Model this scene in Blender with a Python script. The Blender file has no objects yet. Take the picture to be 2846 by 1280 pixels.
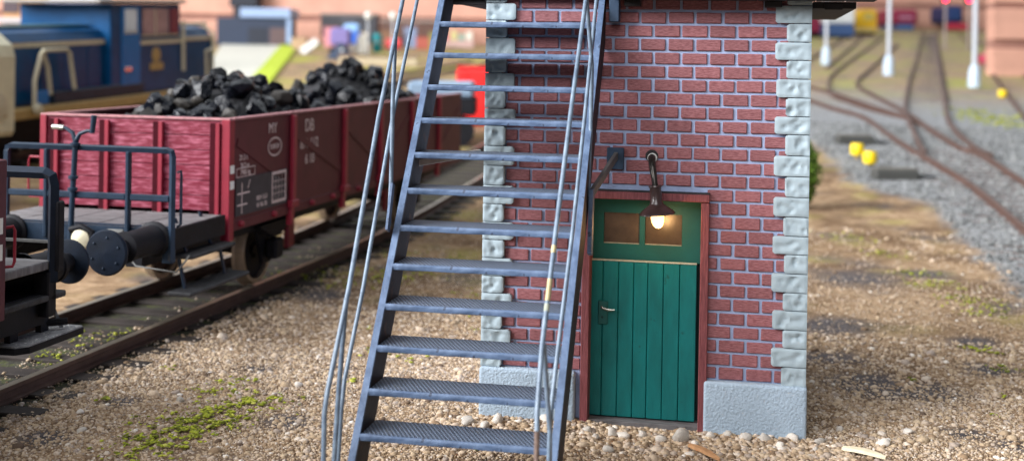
import bpy, bmesh, math, random
import numpy as np
from mathutils import Vector, Matrix, noise
R_ = random.Random(7)
sc = bpy.context.scene
COL = sc.collection
# ------------------------------------------------------------------ camera
CAM = Vector((2.5022, -11.4623, 3.3525))
FWD = Vector((-.19327, .98115, 0)).normalized()
RGT = Vector((.98100, .19324, .01708)); RGT = (RGT - FWD*RGT.dot(FWD)).normalized()
UPV = RGT.cross(FWD)
cd = bpy.data.cameras.new('camera'); cam = bpy.data.objects.new('camera', cd); COL.objects.link(cam)
M = Matrix((RGT, UPV, -FWD)).transposed().to_4x4(); M.translation = CAM
cam.matrix_world = M
cd.sensor_width = 36; cd.lens = 36*3461.5/2846; cd.shift_y = -(640-162.15)/2846
cd.clip_end = 900; cd.clip_start = .1
cd.dof.use_dof = True; cd.dof.focus_distance = 11.0; cd.dof.aperture_fstop = cd.lens/1000/.076
cd.dof.aperture_blades = 0
sc.camera = cam
# ------------------------------------------------------------------ light of the exhibition hall
w = bpy.data.worlds.new('World'); sc.world = w; w.use_nodes = True
bg = w.node_tree.nodes['Background']; bg.inputs[0].default_value = (.80, .88, 1, 1); bg.inputs[1].default_value = .10
def area(name, loc, aim, size, size_y, power, col):
    l = bpy.data.lights.new(name, 'AREA'); l.shape = 'RECTANGLE'; l.size = size; l.size_y = size_y; l.energy = power; l.color = col
    o = bpy.data.objects.new(name, l); COL.objects.link(o); o.location = loc
    o.rotation_euler = (Vector(aim)-Vector(loc)).to_track_quat('-Z', 'Y').to_euler()
area('window_light', (-78, -38, 46), (0, 2, 1), 80, 60, 265000, (.97, .98, 1))
area('front_window_light', (-22, -82, 60), (0, 2, 1), 90, 60, 76000, (.98, .98, 1))
area('hall_ceiling_light', (-25, 115, 75), (-25, 115, 0), 150, 240, 118000, (.90, .95, 1))
vs = sc.view_settings; vs.view_transform = 'Standard'; vs.look = 'None'; vs.gamma = 1; vs.exposure = .26
sc.render.engine = 'CYCLES'; sc.cycles.use_denoising = True; sc.cycles.max_bounces = 6
# ------------------------------------------------------------------ materials
MATS = {}
def mat(name, col, rough=.6, var=.18, scale=6, bump=.15, bscale=40, metal=0, spec=.4, col2=None, stretch=(1, 1, 1), isl=0, objr=0, dist=.01, emit=0, ecol=None, thr=None, detail=5, coat=0, fleck=None):
    m = bpy.data.materials.new(name); m.use_nodes = True; nt = m.node_tree; N = nt.nodes; L = nt.links
    b = N['Principled BSDF']; b.inputs['Roughness'].default_value = rough; b.inputs['Metallic'].default_value = metal
    b.inputs['Specular IOR Level'].default_value = spec; b.inputs['Coat Weight'].default_value = coat
    tc = N.new('ShaderNodeTexCoord'); mp = N.new('ShaderNodeMapping'); mp.inputs['Scale'].default_value = stretch
    L.new(tc.outputs['Object'], mp.inputs['Vector'])
    nz = N.new('ShaderNodeTexNoise'); nz.inputs['Scale'].default_value = scale; nz.inputs['Detail'].default_value = detail; nz.inputs['Roughness'].default_value = .65
    L.new(mp.outputs[0], nz.inputs['Vector'])
    rp = N.new('ShaderNodeValToRGB'); e = rp.color_ramp.elements
    c1 = col2 or tuple(min(1, c*(1+var)) for c in col); c0 = tuple(c*(1-var) for c in col)
    lo, hi = thr or (.3, .7)
    e[0].position = lo; e[0].color = (*c0, 1); e[1].position = hi; e[1].color = (*c1, 1)
    L.new(nz.outputs['Fac'], rp.inputs['Fac'])
    out = rp.outputs['Color']
    if isl or objr:
        if isl: rnd = N.new('ShaderNodeNewGeometry').outputs['Random Per Island']
        else: rnd = N.new('ShaderNodeObjectInfo').outputs['Random']
        mr = N.new('ShaderNodeMapRange'); mr.inputs[3].default_value = 1-(isl or objr); mr.inputs[4].default_value = 1+(isl or objr)
        L.new(rnd, mr.inputs[0])
        mx = N.new('ShaderNodeMix'); mx.data_type = 'RGBA'; mx.blend_type = 'MULTIPLY'; mx.inputs['Factor'].default_value = 1
        L.new(out, mx.inputs[6]); L.new(mr.outputs[0], mx.inputs[7]); out = mx.outputs[2]
    for fc, fs, ft in (fleck or ()):
        fn = N.new('ShaderNodeTexNoise'); fn.inputs['Scale'].default_value = fs; fn.inputs['Detail'].default_value = 3; fn.inputs['Roughness'].default_value = .7
        L.new(tc.outputs['Object'], fn.inputs['Vector'])
        fm = N.new('ShaderNodeMapRange'); fm.inputs[1].default_value = ft; fm.inputs[2].default_value = ft+.05; L.new(fn.outputs['Fac'], fm.inputs[0])
        fx = N.new('ShaderNodeMix'); fx.data_type = 'RGBA'; L.new(fm.outputs[0], fx.inputs['Factor']); L.new(out, fx.inputs[6]); fx.inputs[7].default_value = (*fc, 1); out = fx.outputs[2]
    L.new(out, b.inputs['Base Color'])
    if bump:
        n2 = N.new('ShaderNodeTexNoise'); n2.inputs['Scale'].default_value = bscale; n2.inputs['Detail'].default_value = 4
        L.new(mp.outputs[0], n2.inputs['Vector'])
        bp = N.new('ShaderNodeBump'); bp.inputs['Strength'].default_value = bump; bp.inputs['Distance'].default_value = dist
        L.new(n2.outputs['Fac'], bp.inputs['Height']); L.new(bp.outputs[0], b.inputs['Normal'])
    if emit:
        b.inputs['Emission Color'].default_value = (*(ecol or col), 1); b.inputs['Emission Strength'].default_value = emit
    MATS[name] = m; return m
def ramp_island(name, stops, rough=.8):
    """each loose piece of the mesh takes its own colour from the ramp"""
    m = bpy.data.materials.new(name); m.use_nodes = True; N = m.node_tree.nodes; L = m.node_tree.links
    b = N['Principled BSDF']; b.inputs['Roughness'].default_value = rough; b.inputs['Specular IOR Level'].default_value = .3
    g = N.new('ShaderNodeNewGeometry'); rp = N.new('ShaderNodeValToRGB'); rp.color_ramp.interpolation = 'LINEAR'
    el = rp.color_ramp.elements
    while len(el) < len(stops): el.new(.5)
    for e, (p, c) in zip(el, stops): e.position = p; e.color = (*c, 1)
    L.new(g.outputs['Random Per Island'], rp.inputs[0])
    nz = N.new('ShaderNodeTexNoise'); nz.inputs['Scale'].default_value = 60
    mx = N.new('ShaderNodeMix'); mx.data_type = 'RGBA'; mx.blend_type = 'OVERLAY'; mx.inputs['Factor'].default_value = .35
    tc = N.new('ShaderNodeTexCoord'); L.new(tc.outputs['Object'], nz.inputs['Vector'])
    L.new(rp.outputs[0], mx.inputs[6]); L.new(nz.outputs['Fac'], mx.inputs[7]); L.new(mx.outputs[2], b.inputs['Base Color'])
    return m
m_brick = mat('brick_clay', (.215, .064, .072), .6, col2=(.37, .155, .165), scale=5, stretch=(4, 1, 22), bump=.4, bscale=5, objr=.15, dist=.012, thr=(.38, .70))
m_mortar = mat('mortar', (.30, .365, .54), .85, .14, 9, .3, 60)
m_quoin = mat('quoin_stone', (.32, .395, .435), .62, .07, 5, .15, 30, objr=.04, dist=.01)
m_plinth = mat('roughcast_plinth', (.36, .45, .54), .85, .08, 3, .8, 46, dist=.018)
m_frame = mat('maroon_timber', (.15, .032, .040), .6, .25, 5, .5, 9, stretch=(14, 14, 1.2), col2=(.26, .075, .08))
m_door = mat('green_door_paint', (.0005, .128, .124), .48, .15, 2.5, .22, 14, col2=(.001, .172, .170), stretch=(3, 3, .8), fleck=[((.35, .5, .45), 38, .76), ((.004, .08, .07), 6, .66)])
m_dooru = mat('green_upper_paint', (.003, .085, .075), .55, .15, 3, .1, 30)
m_latch = mat('dark_teal_latch', (.001, .085, .078), .35, .2, spec=.6)
m_groove = mat('door_shadow_gap', (.008, .03, .028), .8, .1)
m_pane = mat('amber_window_film', (.065, .045, .028), .30, .55, 4, .02, 5, spec=.6)
m_pale = mat('worn_paint_edge', (.36, .38, .30), .8, .25, 14)
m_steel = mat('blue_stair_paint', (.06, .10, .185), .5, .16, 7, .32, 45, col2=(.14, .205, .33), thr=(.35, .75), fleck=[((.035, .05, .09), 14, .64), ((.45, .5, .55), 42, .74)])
m_steeld = mat('stair_flank_shade_paint', (.026, .021, .026), .6, .3, 6, .2, 40, spec=.2, fleck=[((.075, .035, .025), 9, .6)])  # stair paint darkened: shade on the stringer sides in the colour; flecks are rust
m_rail = mat('handrail_paint', (.095, .135, .20), .35, .16, 9, .12, 50, col2=(.20, .26, .33))
m_rust = mat('bare_brass', (.42, .36, .20), .5, .25, 12, .1, 50, metal=.2)
m_plate = mat('navy_wall_plate', (.022, .045, .085), .5, .25)
m_strut = mat('weathered_strut', (.13, .13, .125), .5, .25, 12, .2, 40)
m_dark = mat('dark_eave_timber', (.018, .016, .018), .7, .3)
m_lampm = mat('lamp_brown_enamel', (.055, .03, .028), .28, .3, 9, .05, 40, spec=.6, coat=.3)
m_lampin = mat('shade_inner_brass', (.35, .16, .07), .35, .2, metal=.4)
m_arm = mat('lamp_arm_metal', (.05, .045, .04), .25, .5, 22, .15, 50, metal=.6)
m_white = mat('white_collar', (.75, .75, .72), .5, .1)
m_bulb = mat('lit_bulb', (1, .75, .35), .3, 0, bump=0, emit=5.0, ecol=(1, .52, .14))
m_chrome = mat('bright_metal', (.55, .55, .5), .25, .15, metal=.85, bump=0)
m_wred = mat('wagon_end_board_paint', (.185, .008, .028), .42, .2, 3, .3, 3, stretch=(1.7, 1, 11), col2=(.42, .12, .175), thr=(.47, .70), dist=.02, detail=6)
m_wsid = mat('wagon_side_shade_paint', (.085, .010, .018), .6, .2, 3, .12, 25)  # wagon red darkened, shade on the side faces is put into the colour
m_wrib = mat('wagon_rib_paint', (.225, .010, .026), .5, .15, 4, .1, 25)
m_wchan = mat('dark_channel_paint', (.040, .002, .006), .8, .2, spec=.1)
m_wtop = mat('worn_wagon_rim', (.36, .16, .17), .6, .3, 9, .2, 30)
m_black = mat('black_underframe', (.010, .010, .013), .6, .35, 7, .2, 30, spec=.15)
m_navy = mat('navy_railing_paint', (.013, .025, .045), .42, .3, 6, .15, 40, spec=.25)
m_bufh = mat('oily_buffer_face', (.006, .011, .022), .5, .4, 5, .1, 20, spec=.2)
m_deck = mat('grimy_platform_board', (.10, .09, .092), .75, .3, 4, .35, 12, stretch=(1, 5, 1), col2=(.22, .21, .215))
m_tread = mat('dusty_step_board', (.016, .016, .019), .7, .4, 10, .4, 40, col2=(.05, .05, .054), fleck=[((.42, .40, .37), 34, .685)])
m_tread2 = mat('gritty_step_lit_paint', (.20, .20, .205), .7, .3, 10, .4, 40, col2=(.36, .36, .37), fleck=[((.80, .78, .74), 30, .60)])  # grey raised to stand in for light on the step; flecks are grit
m_wheel = mat('rusty_wheel', (.06, .028, .018), .6, .25)
m_tyre = mat('worn_tyre_steel', (.36, .27, .19), .4, .2, metal=.4)
m_letter = mat('white_lettering', (.62, .50, .48), .7, .2, bump=0)
m_panel = mat('black_data_panel', (.035, .032, .042), .6, .2)
m_coal = mat('coal', (.004, .005, .008), .13, .6, 6, .4, 4, spec=.26, objr=.6, dist=.05)
m_coal2 = mat('dusty_brown_coal', (.028, .024, .020), .6, .5, 6, .6, 6, objr=.6)
m_coald = mat('coal_dust', (.012, .012, .014), .8, .4, 9, 1, 12, dist=.05)
m_railtop = mat('rail_steel', (.10, .055, .042), .55, .3, 5, .25, 20)
m_railhead = mat('polished_rail_head', (.42, .36, .29), .33, .2, 5, .05, 20, metal=.7)
m_sleeper = mat('dark_sleeper', (.035, .026, .022), .8, .35, 5, .4, 20)
m_rsleeper = mat('grey_brown_sleeper', (.13, .10, .09), .85, .3, 5, .4, 20)
m_moss = ramp_island('lime_scatter_moss', [(0, (.09, .10, .012)), (.35, (.23, .26, .022)), (.8, (.42, .45, .04)), (1, (.56, .54, .12))], .9)
m_grav = ramp_island('mixed_gravel', [(0, (.12, .08, .055)), (.08, (.26, .17, .10)), (.30, (.42, .305, .195)), (.52, (.51, .385, .255)), (.68, (.57, .44, .32)), (.78, (.34, .275, .23)), (.88, (.55, .43, .32)), (.97, (.63, .53, .43)), (1, (.80, .74, .67))])
m_ball = ramp_island('grey_ballast_stone', [(0, (.06, .06, .06)), (.35, (.13, .135, .13)), (.7, (.22, .225, .22)), (1, (.36, .36, .35))])
m_pebble = mat('pale_pebble', (.52, .44, .36), .6, .2, 14, .25, 30, col2=(.78, .73, .66), objr=.25)
m_loco = mat('loco_blue', (.002, .052, .15), .35, .2, 2, .03, 20, spec=.2)
m_locod = mat('loco_lit_blue', (.006, .14, .40), .35, .15, 2, .03, spec=.2)  # brighter loco blue: light on the cab door is put into the colour
m_locor = mat('loco_roof_teal', (.02, .075, .085), .4, .2)
m_cream = mat('cream_trim', (.55, .50, .36), .45, .12)
m_tan = mat('tan_footplate', (.40, .27, .10), .5, .2)
m_glass = mat('window_glass', (.25, .16, .18), .08, .3, 2, .02, spec=.8)
m_glassw = mat('bright_window_glass', (.6, .75, .85), .1, .2, 2, .02, spec=.8)
m_grey = mat('grey_roof', (.30, .27, .24), .6, .15)
m_salmon = mat('terracotta_course', (.62, .335, .25), .8, .12, .5, .25, 6, objr=.10)
m_salmon2 = mat('dark_terracotta_course', (.33, .17, .13), .85, .2, .5, .25, 6)
m_leaf = ramp_island('dark_bush_leaf', [(0, (.02, .05, .004)), (.5, (.06, .13, .010)), (1, (.14, .24, .02))], .8)
def flat(n, c, r=.5): return mat(n, c, r, .12, 3, .05, 20)
# ------------------------------------------------------------------ mesh helpers
ROOTM = {}
class MB:
    def __init__(s): s.v = []; s.f = []; s.smooth = False
    def add(s, vs, fs):
        o = len(s.v); s.v += [tuple(v) for v in vs]; s.f += [tuple(i+o for i in f) for f in fs]; return s
    def box(s, x0, x1, y0, y1, z0, z1, c=0, m=None):
        x0, x1 = sorted((x0, x1)); y0, y1 = sorted((y0, y1)); z0, z1 = sorted((z0, z1))
        if c <= 0:
            V = [(x, y, z) for x in (x0, x1) for y in (y0, y1) for z in (z0, z1)]
            F = [(0, 1, 3, 2), (4, 6, 7, 5), (0, 4, 5, 1), (2, 3, 7, 6), (0, 2, 6, 4), (1, 5, 7, 3)]
        else:
            c = min(c, .45*min(x1-x0, y1-y0, z1-z0)); V = []; F = []; idx = {}
            for i, x in enumerate((x0, x1)):
                for j, y in enumerate((y0, y1)):
                    for k, z in enumerate((z0, z1)):
                        sx, sy, sz = (1, -1)[i]*c, (1, -1)[j]*c, (1, -1)[k]*c
                        for a, p in enumerate(((x, y+sy, z+sz), (x+sx, y, z+sz), (x+sx, y+sy, z))):
                            idx[i, j, k, a] = len(V); V.append(p)
            I = lambda i, j, k, a: idx[i, j, k, a]
            for t in (0, 1):
                F.append([I(t, j, k, 0) for j, k in ((0, 0), (0, 1), (1, 1), (1, 0))])
                F.append([I(j, t, k, 1) for j, k in ((0, 0), (0, 1), (1, 1), (1, 0))])
                F.append([I(j, k, t, 2) for j, k in ((0, 0), (0, 1), (1, 1), (1, 0))])
            for p in (0, 1):
                for q in (0, 1):
                    F.append([I(p, q, 0, 0), I(p, q, 1, 0), I(p, q, 1, 1), I(p, q, 0, 1)])
                    F.append([I(p, 0, q, 0), I(p, 1, q, 0), I(p, 1, q, 2), I(p, 0, q, 2)])
                    F.append([I(0, p, q, 1), I(1, p, q, 1), I(1, p, q, 2), I(0, p, q, 2)])
                    for r in (0, 1): F.append([I(p, q, r, 0), I(p, q, r, 1), I(p, q, r, 2)])
        if m is not None: V = [m @ Vector(v) for v in V]
        return s.add(V, F)
    def tube(s, pts, r, n=10, caps=True):
        pts = [Vector(p) for p in pts]; V = []; F = []; up = None
        for i, p in enumerate(pts):
            t = (pts[min(i+1, len(pts)-1)]-pts[max(i-1, 0)]).normalized()
            if up is None: up = t.orthogonal().normalized()
            a = (up - t*up.dot(t)).normalized(); b = t.cross(a); up = a
            rr = r[i] if isinstance(r, (list, tuple)) else r
            for k in range(n):
                q = 2*math.pi*k/n; V.append(p+(a*math.cos(q)+b*math.sin(q))*rr)
        for i in range(len(pts)-1):
            for k in range(n): F.append((i*n+k, i*n+(k+1) % n, (i+1)*n+(k+1) % n, (i+1)*n+k))
        if caps: F += [tuple(range(n))[::-1], tuple((len(pts)-1)*n+k for k in range(n))]
        s.smooth = True
        return s.add(V, F)
    def bar(s, p0, p1, w, h, up=(0, 0, 1), c=0):
        p0, p1 = Vector(p0), Vector(p1); t = (p1-p0); ln = t.length; t.normalize(); u = Vector(up); u = (u-t*u.dot(t)).normalized(); v = t.cross(u)
        m = Matrix((t, v, u)).transposed().to_4x4(); m.translation = p0
        return s.box(0, ln, -w/2, w/2, -h/2, h/2, c, m)
    def lathe(s, prof, loc, axis=(0, 0, 1), n=24):
        ax = Vector(axis).normalized(); a = ax.orthogonal().normalized(); b = ax.cross(a); loc = Vector(loc); V = []; F = []
        for r, h in prof:
            for k in range(n):
                q = 2*math.pi*k/n; V.append(loc+ax*h+(a*math.cos(q)+b*math.sin(q))*max(r, 1e-4))
        for i in range(len(prof)-1):
            for k in range(n): F.append((i*n+k, i*n+(k+1) % n, (i+1)*n+(k+1) % n, (i+1)*n+k))
        s.smooth = True
        return s.add(V, F)
    def prism(s, poly, d0, d1, axis=0):
        """polygon in the two other axes, extruded along axis from d0 to d1"""
        n = len(poly)
        def P(a, b, d): return ((d, a, b), (a, d, b), (a, b, d))[axis]
        V = [P(a, b, d0) for a, b in poly]+[P(a, b, d1) for a, b in poly]
        return s.add(V, [tuple(range(n)), tuple(range(2*n-1, n-1, -1))]+[(i, i+n, (i+1) % n+n, (i+1) % n) for i in range(n)])
    def sweep(s, pts, prof):
        pts = [Vector(p) for p in pts]; V = []; F = []; n = len(prof)
        for i, p in enumerate(pts):
            t = (pts[min(i+1, len(pts)-1)]-pts[max(i-1, 0)]).normalized(); r = Vector((t.y, -t.x, 0)).normalized()
            for a, b in prof: V.append(p+r*a+Vector((0, 0, b)))
        for i in range(len(pts)-1):
            for k in range(n): F.append((i*n+k, (i+1)*n+k, (i+1)*n+(k+1) % n, i*n+(k+1) % n))
        F += [tuple(range(n)), tuple((len(pts)-1)*n+k for k in range(n))[::-1]]
        return s.add(V, F)
    def build(s, name, m, parent=None, local=False, kind=None, label=None, smooth=None):
        V = s.v
        if parent is not None and not local:
            r = parent
            while r.parent: r = r.parent
            inv = ROOTM[r.name].inverted(); V = [inv @ Vector(v) for v in V]
        me = bpy.data.meshes.new(name); me.from_pydata([tuple(v) for v in V], [], s.f)
        bm = bmesh.new(); bm.from_mesh(me); bmesh.ops.recalc_face_normals(bm, faces=bm.faces); bm.to_mesh(me); bm.free()
        me.materials.append(m)
        o = bpy.data.objects.new(name, me); COL.objects.link(o)
        if parent is not None: o.parent = parent
        else: ROOTM[o.name] = Matrix.Identity(4)
        if s.smooth if smooth is None else smooth:
            me.shade_smooth(); me.set_sharp_from_angle(angle=math.radians(38))
        if kind: o['kind'] = kind
        if label: o['label'] = label
        return o
def B(*a, **k): return MB().box(*a, **k)
def thing(name, label, cat, loc=(0, 0, 0), rz=0, group=None, mtx=None):
    o = bpy.data.objects.new(name, None); COL.objects.link(o); o.empty_display_size = .2
    m = mtx or (Matrix.Translation(loc) @ Matrix.Rotation(rz, 4, 'Z'))
    o.matrix_basis = m; ROOTM[o.name] = m
    o['label'] = label; o['category'] = cat
    if group: o['group'] = group
    return o
def tag(o, label, cat, group=None):
    o['label'] = label; o['category'] = cat
    if group: o['group'] = group
    return o
def dup(o, loc, parent):
    c = o.copy(); COL.objects.link(c); c.parent = parent; c.location = loc; return c
# ------------------------------------------------------------------ terrain of the layout board
def hd(d):
    if d < 20: return 0.
    if d < 26: return .06*(d-20)**2/12
    return .06*(d-23)
def ter(x, y): return hd((x-CAM.x)*FWD.x+(y-CAM.y)*FWD.y)
def nz(x, y, s, k=0.): return noise.noise(Vector((x*s, y*s, k)))
A0 = Vector((-4.45, 0, 0)); U = Vector((math.sin(.033), math.cos(.033), 0)); V_ = Vector((math.cos(.033), -math.sin(.033), 0)); O0 = A0-V_*.7175
def uv(x, y):
    d = Vector((x, y, 0))-O0; return d.dot(V_), d.dot(U)
DIRT = [(3.76, 2.04, .5), (4.22, 1.92, .4), (5.04, 3.07, .3), (4.82, .26, .2), (4.43, .51, .2), (5.15, 4.51, .3), (-1.67, -.68, .25), (-2.68, 1., .2), (4.06, 8.73, .7), (5.22, 9.46, .4), (-3.49, 5.16, .4), (-3.91, 5.67, .35), (-3.44, -.46, .18), (-3.54, -1.65, .24), (3.5, 5, .5), (3.4, 3.2, .35), (-2.9, 7.6, .4), (-2.2, 5.2, .3), (5.6, 1.0, .2)]
BX = [(-20, 6.6), (-5, 6.4), (0, 6.25), (7.8, 6.37), (10.8, 6.46), (14.8, 6.39), (17.9, 6.13), (19, 5.35), (20.7, 4.77), (27, 4.46), (30, 3.2), (36, 1.5), (300, -8)]
def bxy(y):
    for (a, b), (c, d) in zip(BX, BX[1:]):
        if y <= c: return b+(d-b)*(y-a)/(c-a)
    return -8
def sstep(a, b, x):
    t = max(0, min(1, (x-a)/(b-a))); return t*t*(3-2*t)
def soils(x, y):
    v, u = uv(x, y)
    grey = 0.
    for a, b, r in DIRT:
        q = math.hypot(x-a, y-b)
        if q < 2*r: grey = max(grey, sstep(1.7*r, .5*r, q+.35*nz(x, y, 2.5)*r+.2*nz(x, y, 9)*r))
    grey = max(grey, .75*sstep(.15, .6, nz(x, y, .8, 3)+.25*nz(x, y, 5, 1))) if abs(v) > 1.2 else grey
    trk = sstep(1.25, .9, abs(v)+.12*nz(x, y, 3)) if y < 60 else 0
    bal = sstep(-.25, .25, x-bxy(y)+.35*nz(x, y, 1.2)+.15*nz(x, y, 5)) * (1-.85*sstep(36, 56, y)) if x > -3 and y > -12 else 0
    moss = sstep(.0, .32, nz(x, y, .35, 9)+.3*nz(x, y, 1.6, 2))*sstep(26, 60, y) + .45*sstep(.1, .5, nz(x, y, 1.1, 5))*sstep(3, 8, y)*(1-bal)
    return grey, max(trk, 0), bal, min(1, moss)
def build_ground():
    # rows by distance along the view, columns across: dense near, coarse far
    ds = [1.5]
    while ds[-1] < 420: ds.append(ds[-1]+max(.11, (ds[-1]-8)*.022))
    ts = []
    t = 0
    while t < 1.35: ts.append(t); t += .0085 if t < .55 else .06
    ts = [-q for q in ts[:0:-1]]+ts
    V = []; C = []
    for d in ds:
        for q in ts:
            r = q*(d+3); p = CAM+FWD*d+Vector((RGT.x, RGT.y, 0)).normalized()*r
            z = hd(d)
            z += (.022*nz(p.x, p.y, .9)+.012*nz(p.x, p.y, 3.5))*min(1, d/15)
            v, u = uv(p.x, p.y)
            g = soils(p.x, p.y)
            if g[1] > 0: z = z*(1-g[1])+(hd(d)-.03)*g[1]
            if 0 < p.y < 3 and -.1 < p.x < 3.1: z = min(z, .0)
            V.append((p.x, p.y, z)); C += [g[0], g[1], g[2], g[3]]
    n = len(ts); F = [(i*n+j, i*n+j+1, (i+1)*n+j+1, (i+1)*n+j) for i in range(len(ds)-1) for j in range(n-1)]
    me = bpy.data.meshes.new('ground'); me.from_pydata(V, [], F); me.shade_smooth()
    at = me.color_attributes.new('soil', 'FLOAT_COLOR', 'POINT'); at.data.foreach_set('color', C)
    m = bpy.data.materials.new('scattered_earth'); m.use_nodes = True; N = m.node_tree.nodes; L = m.node_tree.links
    b = N['Principled BSDF']; b.inputs['Roughness'].default_value = .95; b.inputs['Specular IOR Level'].default_value = .15
    tc = N.new('ShaderNodeTexCoord'); ca = N.new('ShaderNodeVertexColor'); ca.layer_name = 'soil'
    sp = N.new('ShaderNodeSeparateColor'); L.new(ca.outputs[0], sp.inputs[0])
    def ramp(scale, stops, det=8):
        z = N.new('ShaderNodeTexNoise'); z.inputs['Scale'].default_value = scale; z.inputs['Detail'].default_value = det; z.inputs['Roughness'].default_value = .75
        L.new(tc.outputs['Object'], z.inputs['Vector']); r = N.new('ShaderNodeValToRGB'); e = r.color_ramp.elements
        while len(e) < len(stops): e.new(.5)
        for q, (p, c) in zip(e, stops): q.position = p; q.color = (*c, 1)
        L.new(z.outputs['Fac'], r.inputs[0]); return r.outputs[0], z.outputs['Fac']
    sand, hz = ramp(5.5, [(.28, (.12, .072, .036)), (.45, (.30, .195, .11)), (.58, (.47, .325, .20)), (.75, (.60, .45, .31))])
    dark, _ = ramp(9, [(.3, (.035, .03, .032)), (.55, (.12, .105, .105)), (.75, (.24, .20, .18))])
    trk, _ = ramp(7, [(.3, (.022, .02, .018)), (.5, (.08, .075, .06)), (.62, (.10, .115, .03)), (.75, (.19, .17, .15))])
    bal, _ = ramp(6, [(.3, (.10, .10, .10)), (.5, (.26, .265, .27)), (.7, (.42, .42, .42))])
    mos, _ = ramp(5, [(.3, (.16, .17, .03)), (.5, (.36, .34, .07)), (.7, (.52, .47, .14))])
    brown, _ = ramp(13, [(.3, (.05, .028, .014)), (.5, (.17, .10, .055)), (.7, (.30, .20, .115))])
    _, big = ramp(.55, [(0, (0, 0, 0)), (1, (1, 1, 1))], 3)
    br = N.new('ShaderNodeMapRange'); br.inputs[1].default_value = .42; br.inputs[2].default_value = .60; L.new(big, br.inputs[0])
    dn = N.new('ShaderNodeSeparateXYZ'); L.new(tc.outputs['Object'], dn.inputs[0]); dm = N.new('ShaderNodeMapRange'); dm.inputs[1].default_value = 22; dm.inputs[2].default_value = 34; dm.inputs[3].default_value = 1; dm.inputs[4].default_value = .1; L.new(dn.outputs[1], dm.inputs[0])
    bm_ = N.new('ShaderNodeMath'); bm_.operation = 'MULTIPLY'; L.new(br.outputs[0], bm_.inputs[0]); L.new(dm.outputs[0], bm_.inputs[1])
    xb = N.new('ShaderNodeMix'); xb.data_type = 'RGBA'; L.new(bm_.outputs[0], xb.inputs['Factor']); L.new(sand, xb.inputs[6]); L.new(brown, xb.inputs[7])
    cur = xb.outputs[2]
    for src, f in ((mos, ca.outputs['Alpha']), (dark, sp.outputs[0]), (bal, sp.outputs[2]), (trk, sp.outputs[1])):
        x = N.new('ShaderNodeMix'); x.data_type = 'RGBA'; L.new(f, x.inputs['Factor']); L.new(cur, x.inputs[6]); L.new(src, x.inputs[7]); cur = x.outputs[2]
    L.new(cur, b.inputs['Base Color'])
    bp = N.new('ShaderNodeBump'); bp.inputs['Strength'].default_value = .8; bp.inputs['Distance'].default_value = .06; L.new(hz, bp.inputs['Height']); L.new(bp.outputs[0], b.inputs['Normal'])
    me.materials.append(m); o = bpy.data.objects.new('ground', me); COL.objects.link(o); o['kind'] = 'structure'
build_ground()
# backdrop walls of the hall: terracotta courses
def course_wall(name, label, d, x0, x1, ztop, step):
    """wall square to the view at distance d, from lateral x0 to x1"""
    rt = Vector((FWD.y, -FWD.x, 0)); c = CAM+FWD*d; c.z = 0; mt = Matrix((rt, FWD, Vector((0, 0, 1)))).transposed().to_4x4(); mt.translation = c+Vector((0, 0, hd(d)-.4))
    t = thing(name, label, 'wall', mtx=mt)
    z = 0; i = 0
    while z < ztop:
        hgt = step*R_.choice((.8, 1, 1.25)); dk = i % 3 == 2
        B(x0, x1, 0 if dk else -.25, 1.0, z, z+hgt*(.45 if dk else 1)).build('course', m_salmon2 if dk else m_salmon, t, local=True); z += hgt*(.45 if dk else 1); i += 1
course_wall('brick_wall', 'long terracotta banded wall across the far left behind the yard', 97, -60, 14, 13, 1.05)
course_wall('brick_wall', 'terracotta banded wall closing the tracks at the far end on the right', 152, 5, 80, 16, 1.6)
course_wall('brick_wall', 'nearer stretch of terracotta wall beside the outermost right track', 70, 27.0, 60, 9, .95)
# ------------------------------------------------------------------ signal box
W = 2.9756
bx = thing('signal_box', 'red brick signal box with pale corner stones and a green door', 'building')
M0 = MB()
YB = 2.6
M0.box(.02, .96, .014, .26, 0, 3.97).box(2.03, W-.02, .014, .26, 0, 3.97).box(.96, 2.03, .014, .26, 2.10, 3.97)
M0.build('wall', m_mortar, bx)
MB().box(.02, .25, .265, YB, 0, 3.97).box(W-.25, W-.02, .265, YB, 0, 3.97).box(.25, W-.25, YB-.2, YB, 0, 3.97).build('side_wall', m_mortar, bx)
# bricks, running bond
row = 0
while True:
    zt = 3.798+.1237*1 - .1237*row
    if zt < .5: break
    k = row-1
    x = (.331 if k % 2 else .2055)-.2495*2
    while x < W-.1:
        a, b = x, x+.2245; x += .2495
        a = max(a, .15); b = min(b, W-.15)
        segs = [(a, b)]
        if zt-.1 < 2.14:
            segs = [(a, min(b, .93)), (max(a, 2.06), b)]
        for a1, b1 in segs:
            if b1-a1 < .03: continue
            j = lambda q: R_.uniform(-q, q)
            q = MB().box(a1+j(.004), b1+j(.004), -.004+j(.003), .05, zt-.101+j(.003), zt+j(.003), .007)
            q.v = [(vx+j(.0022), vy, vz+j(.0022)) for vx, vy, vz in q.v]
            q.build('brick', m_brick, bx)
    row += 1
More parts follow.
